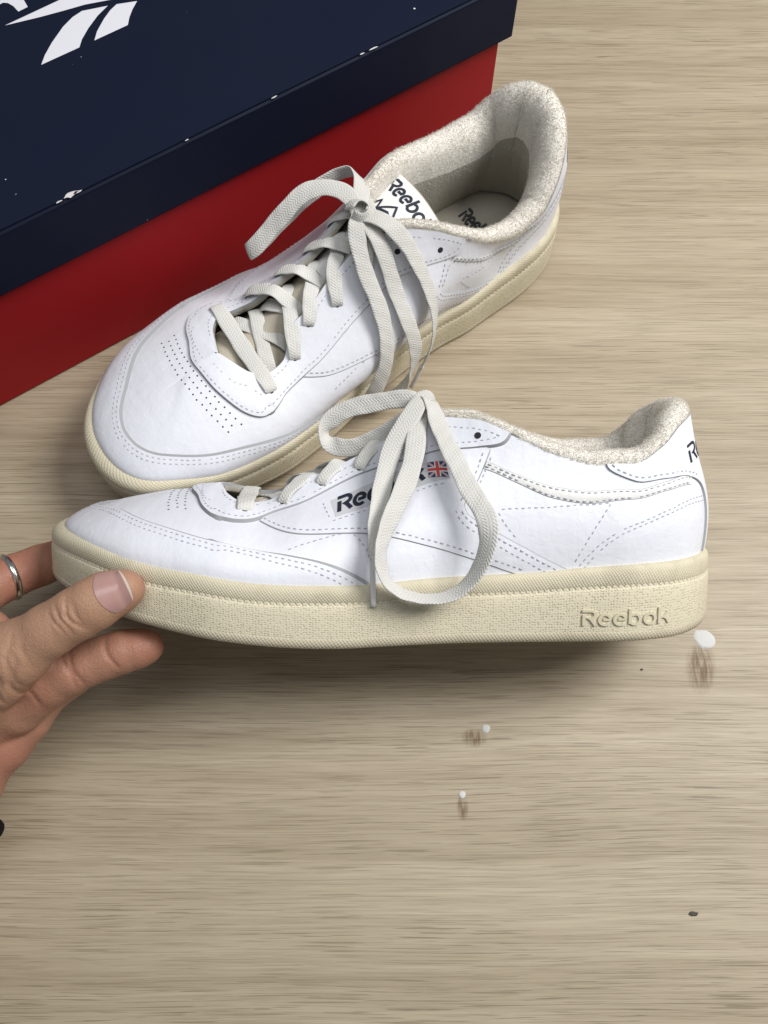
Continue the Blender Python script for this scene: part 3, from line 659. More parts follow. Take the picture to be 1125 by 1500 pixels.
def details(sh, logo):
    lat, me_ = sl, _ = smooth_line, None
    g = cutt(sl(GUARD))
    panel(sh, 'toe_guard', [np.vstack([g, [(0.48, 0), (-0.39, 0)]])], 1.15, 0.2, 'leather', flare=1.5)
    cen = lambda s, t: t > 0.999 and abs(s) <= (bL if s > 0 else bM) + 0.0005
    aL, aM = UP.centre_S(1, 63.0), UP.centre_S(-1, 63.0); bL, bM = UP.centre_S(1, 75.3), UP.centre_S(-1, 75.3)
    eL = cutt(sl([(aL, 1.0)] + LOOP_L[1:])); eM = cutt(sl([(-aM, 1.0)] + LOOP_M[1:]))
    top = lambda a, b: [(s, 1.0) for s in np.linspace(a, b, 60)]
    panel(sh, 'eyestay', [np.vstack([eL, top(0.688, bL + 0.002) + top(bL, aL + 0.003)]), np.vstack([eM, top(-0.688, -bM - 0.002) + top(-bM, -aM - 0.003)])], 1.0, 0.45, 'leather2', 0.6, free=cen, flare=0.8)
    for sgn in (1, -1):
        q = sl(QLOW_L); s2 = sl(STRIPE); r = sl(QREAR)
        up = [(0.64, 0.87), (0.60, 0.85), (0.545, 0.87), (0.505, 0.89), (0.445, 0.88), (0.405, 0.80), (0.378, 0.70)]
        poly = np.vstack([q, s2, r[1:], up])
        if sgn < 0: poly = np.array(med(poly)); poly[:, 1] = np.where(poly[:, 1] > 0.6, poly[:, 1] - 0.10 * np.clip((poly[:, 1] - 0.6) / 0.2, 0, 1), poly[:, 1])
        poly = cutt(poly)
        panel(sh, 'side_quarter', [poly], 0.55, 0.4, 'leather2', 0.0)
        band = np.vstack([sl(BTOP), sl(BLOW)[::-1]])
        panel(sh, 'collar_band', [band if sgn > 0 else np.array(med(band))], 0.35, 0.7, 'leather_old')
    t_ = sl(TAB); o2 = np.array([(2 - s, t) for s, t in t_])
    tp = [(s, 1.0) for s in np.linspace(2 - 0.797, 0.797, 40)]
    panel(sh, 'heel_tab', [np.vstack([t_, o2[::-1], tp])], 0.75, 0.35, 'leather2', 0.2)
    # stitching
    S = Stitch(sh)
    gs = g
    S.row(offset_line(gs, -1.8), 1.25, smooth=False); S.row(offset_line(gs, -4.4), 1.33, smooth=False)
    S.row(offset_line(eL[3:-2], 1.9), 1.85, smooth=False); S.row(offset_line(eM[3:-2], -1.9), 1.85, smooth=False)
    for sgn in (1, -1):
        mk = (lambda L: L) if sgn > 0 else med
        S.row([(sgn * s, t) for s, t in [(0.312, 0.925), (0.325, 0.93), (0.34, 0.94), (0.40, 0.945), (0.50, 0.95), (0.58, 0.95), (0.64, 0.945), (0.685, 0.95)]], 1.95)
        S.row([(sgn * s, t) for s, t in [(0.215, 0.995), (0.232, 0.90), (0.258, 0.79), (0.285, 0.72), (0.305, 0.70)]], 1.95)
        for L, dd, hh in ((QLOW_L, 1.9, 0.9), (STRIPE, 1.5, 0.85), (STRIPE, 4.0, 0.9), (QREAR, 1.6, 0.9), (QREAR, -1.4, 0.1)):
            ln = offset_line(sl(L), dd); S.row(cutt([(sgn * s, t) for s, t in ln]), hh, smooth=False)
        for L in ([(0.4025, 0.333), (0.455, 0.405), (0.4825, 0.40)], [(0.4825, 0.385), (0.50, 0.24), (0.504, 0.12), (0.505, 0.01)],
                  [(0.665, 0.40), (0.70, 0.46), (0.765, 0.60), (0.80, 0.635)], [(0.80, 0.635), (0.785, 0.42), (0.77, 0.22), (0.754, 0.02)],
                  [(0.662, 0.38), (0.672, 0.28), (0.686, 0.20)], COUNTER):
            S.row([(sgn * s, t) for s, t in L], 0.08)
        S.row([(sgn * s, t) for s, t in offset_line(sl(COUNTER), 2.3)], 0.08, smooth=False)
        for L, d_ in ((BTOP, -1.0), (BLOW, 1.0)): S.row([(sgn * s, t) for s, t in offset_line(sl(L), d_)], 0.75, smooth=False)
        tb = t_[:int(len(t_) * 0.62)]
        S.row([(sgn * s, t) for s, t in offset_line(tb, 2.0)], 1.25, smooth=False)
    if logo:
        W = [(0.4425, 0.742), (0.455, 0.533), (0.607, 0.575), (0.6, 0.725)]
        def ln(a, b, n=20): return [(a[0] + (b[0] - a[0]) * i / n, a[1] + (b[1] - a[1]) * i / n) for i in range(n + 1)]
        S.row(ln(W[0], W[1], 6), 1.0, smooth=False); S.row(ln(W[1], W[2]), 1.0, smooth=False)
        patch = panel(sh, 'logo_patch', [np.array([(0.4525, 0.735), (0.4605, 0.565), (0.609, 0.603), (0.603, 0.735), (0.53, 0.765)])], 0.12, 0.1, 'patch', 0.92, grid=4)
        lettering(sh, 'logo_lettering', 'Reebok', bil((0.463, 0.60), (0.581, 0.630), (0.463, 0.745), (0.583, 0.75), 1.15), patch, M['navy_print'], 0.27, 0.15, 0.3)
        fl = bil((0.5845, 0.632), (0.607, 0.612), (0.5855, 0.738), (0.606, 0.722), 1.3)
        def prism(polys, h, nm, mt):
            V = []; F = []
            for P in polys:
                o = len(V); A_, B_, C_, D_ = [np.array(q_) for q_ in P]; m_ = 6
                for a_ in range(m_ + 1):
                    for b_ in range(m_ + 1):
                        x_, y_ = a_ / m_, b_ / m_; w_ = (A_ * (1 - x_) + B_ * x_) * (1 - y_) + (D_ * (1 - x_) + C_ * x_) * y_; V.append(fl(w_[0], w_[1], h))
                F += [(o + a_ * (m_ + 1) + b_, o + (a_ + 1) * (m_ + 1) + b_, o + (a_ + 1) * (m_ + 1) + b_ + 1, o + a_ * (m_ + 1) + b_ + 1) for a_ in range(m_) for b_ in range(m_)]
            return sh.mesh(nm, np.array(V), F, M[mt], patch, smooth=False)
        prism([[(0, 0), (1, 0), (1, 1), (0, 1)]], 0.02, 'flag_field', 'flag_blue')
        def bar(a, b, w):
            a = np.array(a); b = np.array(b); d = (b - a); n = np.array([-d[1], d[0]]) / np.linalg.norm(d) * w / 2
            return [tuple(np.clip(q, 0, 1)) for q in (a + n, b + n, b - n, a - n)]
        prism([bar((0, 0), (1, 1), 0.22)], 0.05, 'flag_white', 'logo_white'); prism([bar((0, 1), (1, 0), 0.22)], 0.06, 'flag_white', 'logo_white')
        prism([bar((0, 0), (1, 1), 0.08)], 0.075, 'flag_red', 'flag_red'); prism([bar((0, 1), (1, 0), 0.08)], 0.085, 'flag_red', 'flag_red')
        prism([[(0.36, 0), (0.64, 0), (0.64, 1), (0.36, 1)]], 0.10, 'flag_white', 'logo_white'); prism([[(0, 0.33), (1, 0.33), (1, 0.67), (0, 0.67)]], 0.11, 'flag_white', 'logo_white')
        prism([[(0.42, 0), (0.58, 0), (0.58, 1), (0.42, 1)]], 0.13, 'flag_red', 'flag_red'); prism([[(0, 0.41), (1, 0.41), (1, 0.59), (0, 0.59)]], 0.14, 'flag_red', 'flag_red')
    S.done()
    a, b = (0.922, 1.078)
    lettering(sh, 'heel_lettering', 'Reebok', bil((a, 0.715), (b, 0.715), (a, 0.86), (b, 0.86), 1.3) if logo else bil((b, 0.715), (a, 0.715), (b, 0.86), (a, 0.86), 1.3), sh.root, M['navy_print'], 0.2, 0.12, 0.2)
    # punched eyelets (dark discs with a rim) and toe perforations
    V = []; F = []
    def disc(p, n, r, V, F, h=0.05, seg=10):
        a = np.cross(n, [1, 0.2, 0.1]); a /= np.linalg.norm(a); b = np.cross(n, a); o = len(V)
        for i in range(seg): V.append(p + n * h + (a * math.cos(2 * math.pi * i / seg) + b * math.sin(2 * math.pi * i / seg)) * r)
        F.append(tuple(range(o + seg - 1, o - 1, -1)))
    for sg, ELST in ((1, EL), (1, EM)):
        for s, t in ELST:
            V = []; F = []; S_ = np.array(sg * s); T_ = np.array(t); p = UP.pos(S_, T_); n = UP.normal(S_, T_)
            disc(p + n * 2.02, n, 1.5, V, F, 0.06, 14)
            if (np.cross(np.array(V[1]) - V[0], np.array(V[2]) - V[0]) @ n) < 0: F = [f[::-1] for f in F]
            sh.mesh('eyelet', V, F, M['hole'], smooth=False)
    V = []; F = []
    _S, _T = np.meshgrid(np.linspace(-0.34, 0.34, 400), np.linspace(0.2, 1, 200), indexing='ij')
    GP = UP.pos(_S, _T).reshape(-1, 3); GN = UP.normal(_S, _T).reshape(-1, 3)
    for row, x0 in enumerate((53.6, 57.2, 60.8)):
        for i in range(-9, 10):
            y = -7 + (i + (0.5 if row == 1 else 0)) * 3.3; x = x0 + 0.0045 * (y + 7) ** 2 + nrng.normal() * 0.12
            if abs(y + 7) > 30.5: continue
            d = np.hypot(GP[:, 0] - x, GP[:, 1] - y) + (GP[:, 2] < 35) * 50; k = d.argmin()
            disc(GP[k], GN[k], 0.46, V, F, 0.1, 7)
    F = [f if (np.cross(np.array(V[f[1]]) - V[f[0]], np.array(V[f[2]]) - V[f[0]])[2] > 0) else f[::-1] for f in F]
    sh.mesh('perforations', V, F, M['hole'], smooth=False, kind='stuff')
EL = [(0.347, 0.87), (0.395, 0.865), (0.44, 0.905), (0.495, 0.90), (0.55, 0.905), (0.6075, 0.945), (0.6525, 0.905)]
EM = [(-0.318, 0.80), (-0.378, 0.88), (-0.4175, 0.91), (-0.4725, 0.84), (-0.54, 0.86), (-0.5875, 0.867), (-0.645, 0.83)]
M['patch'] = mat_plain('logo_patch_cloth', (0.60, 0.61, 0.63), 0.7, 0.2)
M['flag_blue'] = mat_plain('flag_blue', (0.03, 0.045, 0.13), 0.6); M['flag_red'] = mat_plain('flag_red', (0.62, 0.08, 0.06), 0.6)
# ---------------------------------------------------------------- collar, lining, insole, tongue
M['tongue'] = mat_plain('tongue_cloth', (0.60, 0.54, 0.43), 0.95, 0.1, 0.25, 80, 0.5, 900)
M['tongue_white'] = mat_leather('tongue_leather', (0.74, 0.73, 0.71), 0.8, 0.2)
M['worn_print'] = mat_plain('worn_print', (0.07, 0.07, 0.07), 0.9, 0.1, 0.4, 300)
def smst(x, a, b): x = np.clip((x - a) / (b - a), 0, 1); return x * x * (3 - 2 * x)
def inside_parts(sh):
    # padded collar
    Sv = np.linspace(0.575, 2 - 0.575, 190); E, _ = UP.edge(Sv); n = UP.normal(Sv, np.full_like(Sv, 0.999)); i = -n.copy(); i[:, 2] = 0; i /= np.linalg.norm(i, axis=1)[:, None]
    a = np.minimum(Sv, 2 - Sv); k = 0.42 + 0.58 * smst(a, 0.62, 0.84)
    prof = [(0.6, -3.0), (-0.1, -0.4), (-0.2, 1.6), (0.9, 3.9), (3.2, 5.6), (6.2, 5.8), (9.2, 4.4), (11.8, 1.6), (13.6, -2.5)]
    V = []; m = 0
    for j in range(len(Sv)):
        kk = k[j]; col = [E[j] + i[j] * (x * kk) + np.array([0, 0, z * kk]) for x, z in prof]
        zl = E[j][2] - 2.5 * kk; zb_ = zfeather(E[j][0]) - 4.5
        for fr, ix in ((0.12, 14.6), (0.26, 15.2), (0.42, 14.8), (0.6, 13.6), (0.8, 11.5), (1.0, 9.0)):
            col.append(E[j] + i[j] * (ix * kk) + np.array([0, 0, zl + (zb_ - zl) * fr - E[j][2]]))
        m = len(col); V += col
    V = np.array(V); jit = nrng.normal(size=V.shape) * 0.10
    V += jit
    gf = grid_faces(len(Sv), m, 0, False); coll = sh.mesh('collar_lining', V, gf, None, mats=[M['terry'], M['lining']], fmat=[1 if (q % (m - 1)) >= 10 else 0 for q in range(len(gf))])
    # short terry pile on the roll and the padded inner face
    P = V.reshape(len(Sv), m, 3); FV = []; FF = []
    cnt = 40000
    js = nrng.integers(0, len(Sv) - 1, cnt); qs = np.clip((nrng.beta(1.15, 1.3, cnt) * 9.6).astype(int) + 1, 1, m - 2); u = nrng.random(cnt)[:, None]; v = nrng.random(cnt)[:, None]
    p0 = P[js, qs]; pu = P[js + 1, qs] - p0; pv = P[js, qs + 1] - p0; c = p0 + pu * u + pv * v
    nn = np.cross(pu, pv); nn /= np.linalg.norm(nn, axis=1)[:, None] + 1e-9
    mid = P[js, 6] * 0.6 + P[js, 11] * 0.4                # point the pile away from the padding core
    core = E[js] + i[js] * (6.5 * k[js])[:, None] - np.array([0, 0, 3.0]); sg = np.sign(((c - core) * nn).sum(1)); sg[sg == 0] = 1; nn *= sg[:, None]
    dirn = nn + nrng.normal(size=nn.shape) * 0.55; dirn /= np.linalg.norm(dirn, axis=1)[:, None]
    side = np.cross(dirn, nrng.normal(size=nn.shape)); side /= np.linalg.norm(side, axis=1)[:, None]
    ln = (0.45 + 0.55 * nrng.random(cnt))[:, None]; bend = nrng.normal(size=nn.shape) * 0.35
    q0 = c - nn * 0.15
    FV = np.stack([q0 - side * 0.11, q0 + side * 0.11, q0 + dirn * ln * 0.6 + side * 0.10, q0 + dirn * ln * 0.6 - side * 0.10, q0 + dirn * ln + bend], 1).reshape(-1, 3)
    b5 = 5 * np.arange(cnt); FF = np.stack([b5, b5 + 1, b5 + 2, b5 + 3], 1).tolist() + np.stack([b5 + 3, b5 + 2, b5 + 4], 1).tolist()
    sh.mesh('terry_pile', FV, FF, M['pile'], coll, smooth=False, kind='stuff')
    # lining of the lacing area
    for sd in (1, -1):
        Sx = sd * np.linspace(0.296, 0.70, 90); t = np.r_[1.0, 1.0, np.linspace(0.97, 0.05, 14)]
        hgt = np.r_[0.6, -2.0, np.full(14, -2.2)]
        SS, TT = np.meshgrid(Sx, t, indexing='ij'); p = UP.pos(SS, TT) + UP.normal(SS, np.minimum(TT, 0.98)) * np.broadcast_to(hgt, SS.shape)[..., None]
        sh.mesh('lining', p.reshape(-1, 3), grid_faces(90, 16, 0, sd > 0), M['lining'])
    # insole
    n_ = 160; S = np.linspace(-1, 1, n_ + 1)[:-1]; F = UP.feather(S); c = np.array([150, 0, 0]); V = []; FQ = []
    h = n_ // 2
    for j in range(h + 1):
        a_, b_ = F[(h + j) % n_].copy(), F[(h - j) % n_].copy()
        for q in range(9):
            w_ = q / 8; x = a_ + (b_ - a_) * w_; V.append(np.array([x[0], x[1], zfeather(x[0]) - 4.0 - 1.8 * math.sin(math.pi * w_)]))
    for j in range(h):
        for q in range(8): FQ.append((j * 9 + q, j * 9 + q + 1, (j + 1) * 9 + q + 1, (j + 1) * 9 + q)[::-1])
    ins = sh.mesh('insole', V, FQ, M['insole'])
    def fi(u, v, hh): x = 244 + 9 * v; return np.array([x, (14 - 28 * u) if not sh.logo else (28 * u - 14), zfeather(x) - 5.2 + hh])
    lettering(sh, 'insole_lettering', 'Reebok', fi, ins, M['worn_print'], 0.24, 0.3, 0.5)
    # tongue, slumped back into the opening
    cl = curve([(72, 52), (90, 53), (105, 56), (122, 63), (140, 71), (155, 78), (166, 82.5), (182, 82.5), (203, 78)], n=60)
    hw = pchip([72, 95, 120, 150, 170, 203], [22, 21, 19.5, 19, 20, 21.5]); V = []; nv = 17
    for side in (0, 1):
        for j, (x, z) in enumerate(cl):
            tx = cl[min(j + 1, 59)] - cl[max(j - 1, 0)]; nx, nz = -tx[1], tx[0]; L = math.hypot(nx, nz); nx, nz = nx / L, nz / L
            for q in range(nv):
                v = -1 + 2 * q / (nv - 1); w_ = hw(x) * (1 - 0.10 * smst(j, 55, 59))
                arch = 2.5 - float(np.interp(x, [72, 95, 110, 140, 165, 185, 203], [8, 10, 13, 18, 16, 5, 3])) * abs(v) ** 1.7; th = 0 if side == 0 else -4.2 * (1 - abs(v) ** 6)
                skew = 4.5 * v * smst(x, 160, 200)
                V.append(np.array([x + nx * (arch + th), v * w_ - 1.5 - 2.5 * (1 - smst(x, 80, 150)), z + nz * (arch + th) + skew]))
    F = grid_faces(60, nv, 0, True) + grid_faces(60, nv, 60 * nv, False)
    for q in range(nv - 1): F.append((59 * nv + q, 59 * nv + q + 1, 119 * nv + q + 1, 119 * nv + q))
    tg = sh.mesh('tongue', V, F, M['tongue'])
    TV = np.array(V[:60 * nv]).reshape(60, nv, 3)
    def tsurf(u, v, hh):      # u 0..1 lateral to medial, v 0..1 along the end piece
        jj = 30 + 29 * v; qq = (1 - u) * (nv - 1); j0 = min(int(jj), 58); q0 = min(int(qq), nv - 2); a_, b_ = jj - j0, qq - q0
        p = TV[j0, q0] * (1 - a_) * (1 - b_) + TV[j0 + 1, q0] * a_ * (1 - b_) + TV[j0, q0 + 1] * (1 - a_) * b_ + TV[j0 + 1, q0 + 1] * a_ * b_
        return p + np.array([0.15, 0, 1.0]) * hh
    gu, gv = np.meshgrid(np.linspace(0.03, 0.97, 20), np.linspace(0.0, 0.985, 30), indexing='ij')
    lv = [tsurf(a_, b_, 0.5) for a_, b_ in zip(gu.ravel(), gv.ravel())]
    lab = sh.mesh('tongue_label', lv, grid_faces(20, 30, 0, True), M['tongue_white'], tg)
    lettering(sh, 'tongue_lettering', 'Reebok', lambda u, v, hh: tsurf(0.12 + 0.78 * u if not sh.logo else 0.9 - 0.78 * u, 0.80 + 0.14 * v, 0.7 + hh), tg, M['navy_print'], 0.24, 0.12, 0.3)
    V = []; F = []
    zig = [(0.22, 0.58), (0.30, 0.70), (0.36, 0.62), (0.50, 0.74), (0.64, 0.62), (0.70, 0.70), (0.78, 0.58), (0.50, 0.65), (0.22, 0.58)]
    Pz = []
    for a_, b_ in zip(zig[:-1], zig[1:]): Pz += [np.array(a_) + (np.array(b_) - np.array(a_)) * q / 6 for q in range(6)]
    A, B = stroke_quads(Pz, 0.022)
    for a_, b_ in zip(A, B): V += [tsurf(a_[0], a_[1], 0.85), tsurf(b_[0], b_[1], 0.85)]
    F = [(2 * q, 2 * q + 1, 2 * q + 3, 2 * q + 2) for q in range(len(A) - 1)]
    sh.mesh('tongue_emblem', V, F, M['navy_print'], tg, smooth=False)
    # raised word on the rubber wall near the heel
    sg = 1.0 if sh.logo else -1.0
    Sq = np.linspace(-1, 1, 801); Fq = UP.feather(Sq); T = np.gradient(Fq, axis=0); T[:, 2] = 0; T /= np.linalg.norm(T, axis=1)[:, None]; N = np.stack([T[:, 1], -T[:, 0], 0 * T[:, 0]], 1)
    if ((Fq - [150, 0, 0]) * N)[:, :2].sum() < 0: N = -N
    def fs(u, v, hh):
        s = 0.766 + 0.112 * u if sh.logo else -(0.88 - 0.118 * u)
        p = np.array([np.interp(s, Sq, Fq[:, q]) for q in range(3)]); nn_ = np.array([np.interp(s, Sq, N[:, q]) for q in range(3)])
        zb_ = float(zbottom(p[0])); return np.array([p[0], p[1], 0]) + nn_ * (4.35 + hh) + np.array([0, 0, zb_ + 8.2 + 7.0 * v])
    if sh.logo: lettering(sh, 'raised_lettering', 'Reebok', fs, sh.soleobj, M['rub_plain'], 0.20, 0.22, 0.6)
# ---------------------------------------------------------------- laces
def ribbon(sh, name, pts, nrm, width, mat, parent=None, thick=0.55, step=1.1, caps=True):
    P0 = np.array(pts, float); n0 = np.array(nrm, float); w0 = np.array([width] * len(P0) if np.isscalar(width) else width, float)
    c = np.r_[0, np.cumsum(np.linalg.norm(np.diff(P0, axis=0), axis=1) ** 0.7)]; f = cspline(c, P0); q = np.linspace(0, c[-1], 60 * len(P0)); D = f(q)
    a = np.r_[0, np.cumsum(np.linalg.norm(np.diff(D, axis=0), axis=1))]; N = max(4, int(a[-1] / step)); u = np.linspace(0, a[-1], N)
    P = np.stack([np.interp(u, a, D[:, i]) for i in range(3)], 1); cq = np.interp(u, a, q)
    NN = np.stack([np.interp(cq, c, n0[:, i]) for i in range(3)], 1); W = np.interp(cq, c, w0)
    for _ in range(6): NN[1:-1] = (NN[:-2] + NN[1:-1] * 2 + NN[2:]) / 4
    T = np.gradient(P, axis=0); T /= np.linalg.norm(T, axis=1)[:, None]
    NN = NN - T * (NN * T).sum(1)[:, None]; NN /= np.linalg.norm(NN, axis=1)[:, None] + 1e-9; B = np.cross(T, NN)
    W = W * (1 + 0.04 * np.sin(u * 0.35 + len(P0)))
    seg = 16; V = []; UV = []
    for j in range(N):
        for s in range(seg):
            an = 2 * math.pi * s / seg; x = math.copysign(abs(math.cos(an)) ** 0.55, math.cos(an)); y = math.copysign(abs(math.sin(an)) ** 0.75, math.sin(an))
            wav = 0.12 * math.sin(u[j] * 0.8 + 3 * x)
            V.append(P[j] + B[j] * x * W[j] / 2 + NN[j] * (y * thick + wav)); UV.append((u[j], x * W[j] / 8.0))
    F = []
    for j in range(N - 1):
        for s in range(seg): s2 = (s + 1) % seg; F.append((j * seg + s, j * seg + s2, (j + 1) * seg + s2, (j + 1) * seg + s))
    F.append(tuple(range(seg))[::-1]); F.append(tuple((N - 1) * seg + s for s in range(seg)))
    F = [f[::-1] for f in F]
    return sh.mesh(name, V, F, mat, parent, uv=UV)
def tube(sh, name, pts, r, mat, parent=None, seg=8):
    P = curve(pts, n=12); V = []; F = []
    T = np.gradient(P, axis=0); T /= np.linalg.norm(T, axis=1)[:, None]
    for j in range(len(P)):
        a = np.cross(T[j], [0.3, 0.5, 0.8]); a /= np.linalg.norm(a); b = np.cross(T[j], a)
        V += [P[j] + (a * math.cos(2 * math.pi * s / seg) + b * math.sin(2 * math.pi * s / seg)) * r for s in range(seg)]
    for j in range(len(P) - 1):
        for s in range(seg): s2 = (s + 1) % seg; F.append((j * seg + s, j * seg + s2, (j + 1) * seg + s2, (j + 1) * seg + s)[::-1])
    F.append(tuple(range(seg))); F.append(tuple((len(P) - 1) * seg + s for s in range(seg))[::-1])
    return sh.mesh(name, V, F, mat, parent)
def eye(e): s, t = np.array(e[0]), np.array(e[1]); return UP.pos(s, t), UP.normal(s, t)
BOW = {
 'loop_a1': [(164, -1, 95), (159.5, -5, 95), (153, -20, 81), (152, -31, 70), (148, -44, 55), (140, -50.5, 38), (133, -51, 21), (139, -51, 13), (147, -52, 13), (154, -53, 20), (159, -53, 32), (161.5, -50.5, 45), (162, -41.5, 60), (163, -30, 72), (164.5, -16, 90), (164, -4, 95)],
}
def laces(sh):
    lm = M['lace']; up = np.array([0, 0, 1.0])
    # first straight bar
    pl, nl = eye(EL[0]); pm, nm = eye(EM[0]); mid = (pl + pm) / 2 + up * 4.5
    root = ribbon(sh, 'lace', [pl - nl * 4, pl + nl * 2.6, pl * 0.72 + pm * 0.28 + up * 5.2, mid, pl * 0.28 + pm * 0.72 + up * 5.2, pm + nm * 2.6, pm - nm * 4],
                  [nl, nl, up, up, up, nm, nm], [4.5, 7, 8.3, 8.5, 8.3, 7, 4.5], M['lace_clean'])
    for s0, s1, zz in ((0.352, -0.385, -4.5), (-0.335, 0.392, -3.2), (0.40, -0.425, -5.0)):     # strands running under the eyestay in the first gaps
        a_, b_ = UP.rim(np.array(s0)), UP.rim(np.array(s1)); c_ = (a_ + b_) / 2 + up * (zz + 2.5)
        ribbon(sh, 'lace_crossing', [a_ + up * (zz - 2), a_ * 0.7 + c_ * 0.3 + up * (zz * 0.5), c_, b_ * 0.7 + c_ * 0.3 + up * (zz * 0.5), b_ + up * (zz - 2)], [up, up, up, up, up], 7.5, M['lace_clean'], root)
    for k in range(1, 5):
        for sd, ee, oo in ((1, EL, EM), (-1, EM, EL)):
            p, n = eye(ee[k]); s = ee[k][0]; ed = UP.rim(np.array(s + sd * 0.020)); nxt = oo[min(k + 1, 6)][0]
            od = UP.rim(np.array(nxt + np.sign(nxt) * 0.005)); lift = 2.2 if sd > 0 else 0.6
            c = (ed * 0.5 + od * 0.5) + up * (0.2 + lift); c[1] = -1 + sd * 1.0
            path = [p - n * 3.5 - up, p + n * 2.7, (p + n * 2.9) * 0.35 + (ed + up * 2.6) * 0.65, ed * 0.6 + c * 0.4 + up * 0.6, c - up * 3.0, od * 0.72 + c * 0.28 - up * 3.6, od - up * 6.5]
            tw = up + np.array([nrng.normal() * 0.25, sd * 0.25, 0])
            ribbon(sh, 'lace_crossing', path, [n, n, n * 0.5 + up * 0.5, tw, up, up, up], [4.2, 6.0, 7.6, 7.8, 7.4, 6.5, 6], M['lace_clean'] if k < 4 else lm, root)
    if sh.logo:
        Y = np.array([0, 1.0, 0]); o_ = np.array([0, 0.8, 0.6])
        # free end with its aglet (all in the shoe's own coordinates, y to the outer side)
        end = [(173, 1, 96), (172.5, 3, 101.5), (169.5, 7, 103), (166, 12, 100.5), (162.5, 16, 95), (157, 20, 87), (152.5, 25, 76), (149.5, 33, 64), (146.5, 41, 52), (145.6, 45.5, 43), (146, 47, 38)]
        ribbon(sh, 'lace_end', end, [(1, 0.2, 0), (0.8, 0.3, 0.5), (0.1, 0.5, 0.9), (-0.2, 0.8, 0.6), o_, o_, (0.2, .9, .5), (0.3, 0.9, 0.3), (0.7, 0.7, 0), (0.9, 0.5, 0), (0.9, 0.5, 0)], [7, 8, 8, 8.5, 8.5, 8.5, 8.3, 8, 7, 5, 3.2], lm, root)
        tube(sh, 'aglet', [(145.9, 46.8, 40), (146.1, 47.6, 31), (146.4, 48.5, 19)], 1.25, M['plastic'], root)
        loop = [(167, 5, 95), (165.5, 14, 93), (163.5, 27, 79.5), (159, 37, 66.3), (152.5, 46, 53), (149.4, 52, 42), (152.5, 53.5, 30), (163, 52, 23.9), (172.5, 52, 23.3), (181, 52.5, 26.5), (188, 53, 34.8), (192, 53, 45.6), (191.8, 50, 55.7), (186.5, 44, 65), (180, 33, 78.3), (174, 19, 92), (170, 8, 101.5), (166.5, 3, 98)]
        nn = [up, o_, o_, (0.2, 0.9, 0.3), (0.6, 0.75, 0.1), (0.8, 0.5, 0), (0.55, 0.3, 0.75), (0, 0.25, 1), (-0.1, 0.25, 1), (-0.4, 0.35, 0.8), (-0.8, 0.45, 0.3), (-0.7, 0.8, 0), (-0.1, 1, 0.2), (0.1, 0.95, 0.3), (0.15, 0.85, 0.5), (0.3, 0.8, 0.6), (0.5, 0.2, 0.9), up]
        ribbon(sh, 'lace_loop', loop, nn, [7, 8.4] + [8.5] * 14 + [8, 7], lm, root)
        loop = [(168, 3, 98), (163, 1.5, 101), (149, -1, 100), (134, -3, 96.5), (125.5, -4, 90.5), (123, -4, 85), (128.5, -2, 79.8), (140, 0, 80.5), (150, 2, 85.5), (160, 4, 92), (167, 4, 96)]
        nn = [up, Y, Y, (0, 1, 0.2), (0.5, 0.9, 0.2), (1, 0.4, 0), (0.4, 0.9, -0.2), Y, Y, Y, up]
        ribbon(sh, 'lace_loop', loop, nn, [6.5, 8, 8.3, 8.3, 8.3, 8.3, 8.3, 8.3, 8, 7.5, 6.5], lm, root)
        kn = [(164.5, 9, 99), (170, 11, 97), (173, 5, 96.5), (171, -1, 99), (165.5, -0.5, 101.5), (163.5, 6, 101)]
        ribbon(sh, 'lace_knot', kn, [(-0.3, 0.8, 0.5), (0.4, 0.9, 0.1), (1, 0.1, 0), (0.5, -0.7, 0.5), (-0.2, -0.5, 0.9), (-0.7, 0.3, 0.7)], 7, lm, root)
    else:
        o_ = np.array([0, -0.75, 0.65]); ny = np.array([0, -1, 0.15])
        loop = [(164, 0, 95), (165, 10, 98), (158, 20, 98.5), (148, 24.5, 96), (139, 25, 91), (129, 26, 84), (119, 26.5, 77.5), (116.5, 28.5, 74.5), (121, 30, 73.5), (133, 30, 78), (147, 30, 84), (160, 28, 90), (171, 26, 94), (176.5, 21, 96), (173, 9, 97), (166, 2, 95.5)]
        nn = [up, (-0.3, 0.3, 1), (-0.5, 0, 0.9), (-0.6, -0.4, 0.8), (-0.5, -0.6, 0.7), (-0.45, -0.6, 0.75), (-0.6, -0.5, 0.7), (-1, 0, 0.2), (0.1, 0.7, -0.7), (0.4, 0.8, -0.6), (0.4, 0.8, -0.5), (0.5, 0.8, -0.3), (0.8, 0.6, 0.2), (1, 0.2, 0.3), (0.4, 0, 0.9), up]
        ribbon(sh, 'lace_loop', loop, nn, [7] + [8.4] * 14 + [7], lm, root)
        nn = [up, (-0.2, -0.3, 1), o_, o_, (0, -0.95, 0.3), (-0.3, -1, 0.2), (-0.9, -0.4, 0), (0, -0.3, -1), (0.2, -0.3, -1), (0.8, -0.5, -0.3), (0.3, -1, 0), ny, (0.1, -0.9, 0.4), o_, (0, -0.6, 0.8), up]
        ribbon(sh, 'lace_loop', BOW['loop_a1'], nn, [7] + [8.4] * 14 + [7], lm, root)
        end = [(164, -2, 95.5), (169, -10, 97), (174, -21, 91), (177.5, -33.5, 75), (177.5, -45.5, 53), (171, -51.5, 36), (164, -53, 25)]
        ribbon(sh, 'lace_end', end, [up, (0.1, -0.4, 0.9), o_, (0.3, -0.85, 0.45), (0.5, -0.85, 0.1), (0.7, -0.7, 0.1), (0.7, -0.7, 0)], [7, 8.3, 8.5, 8.5, 8.3, 7, 3.5], lm, root)
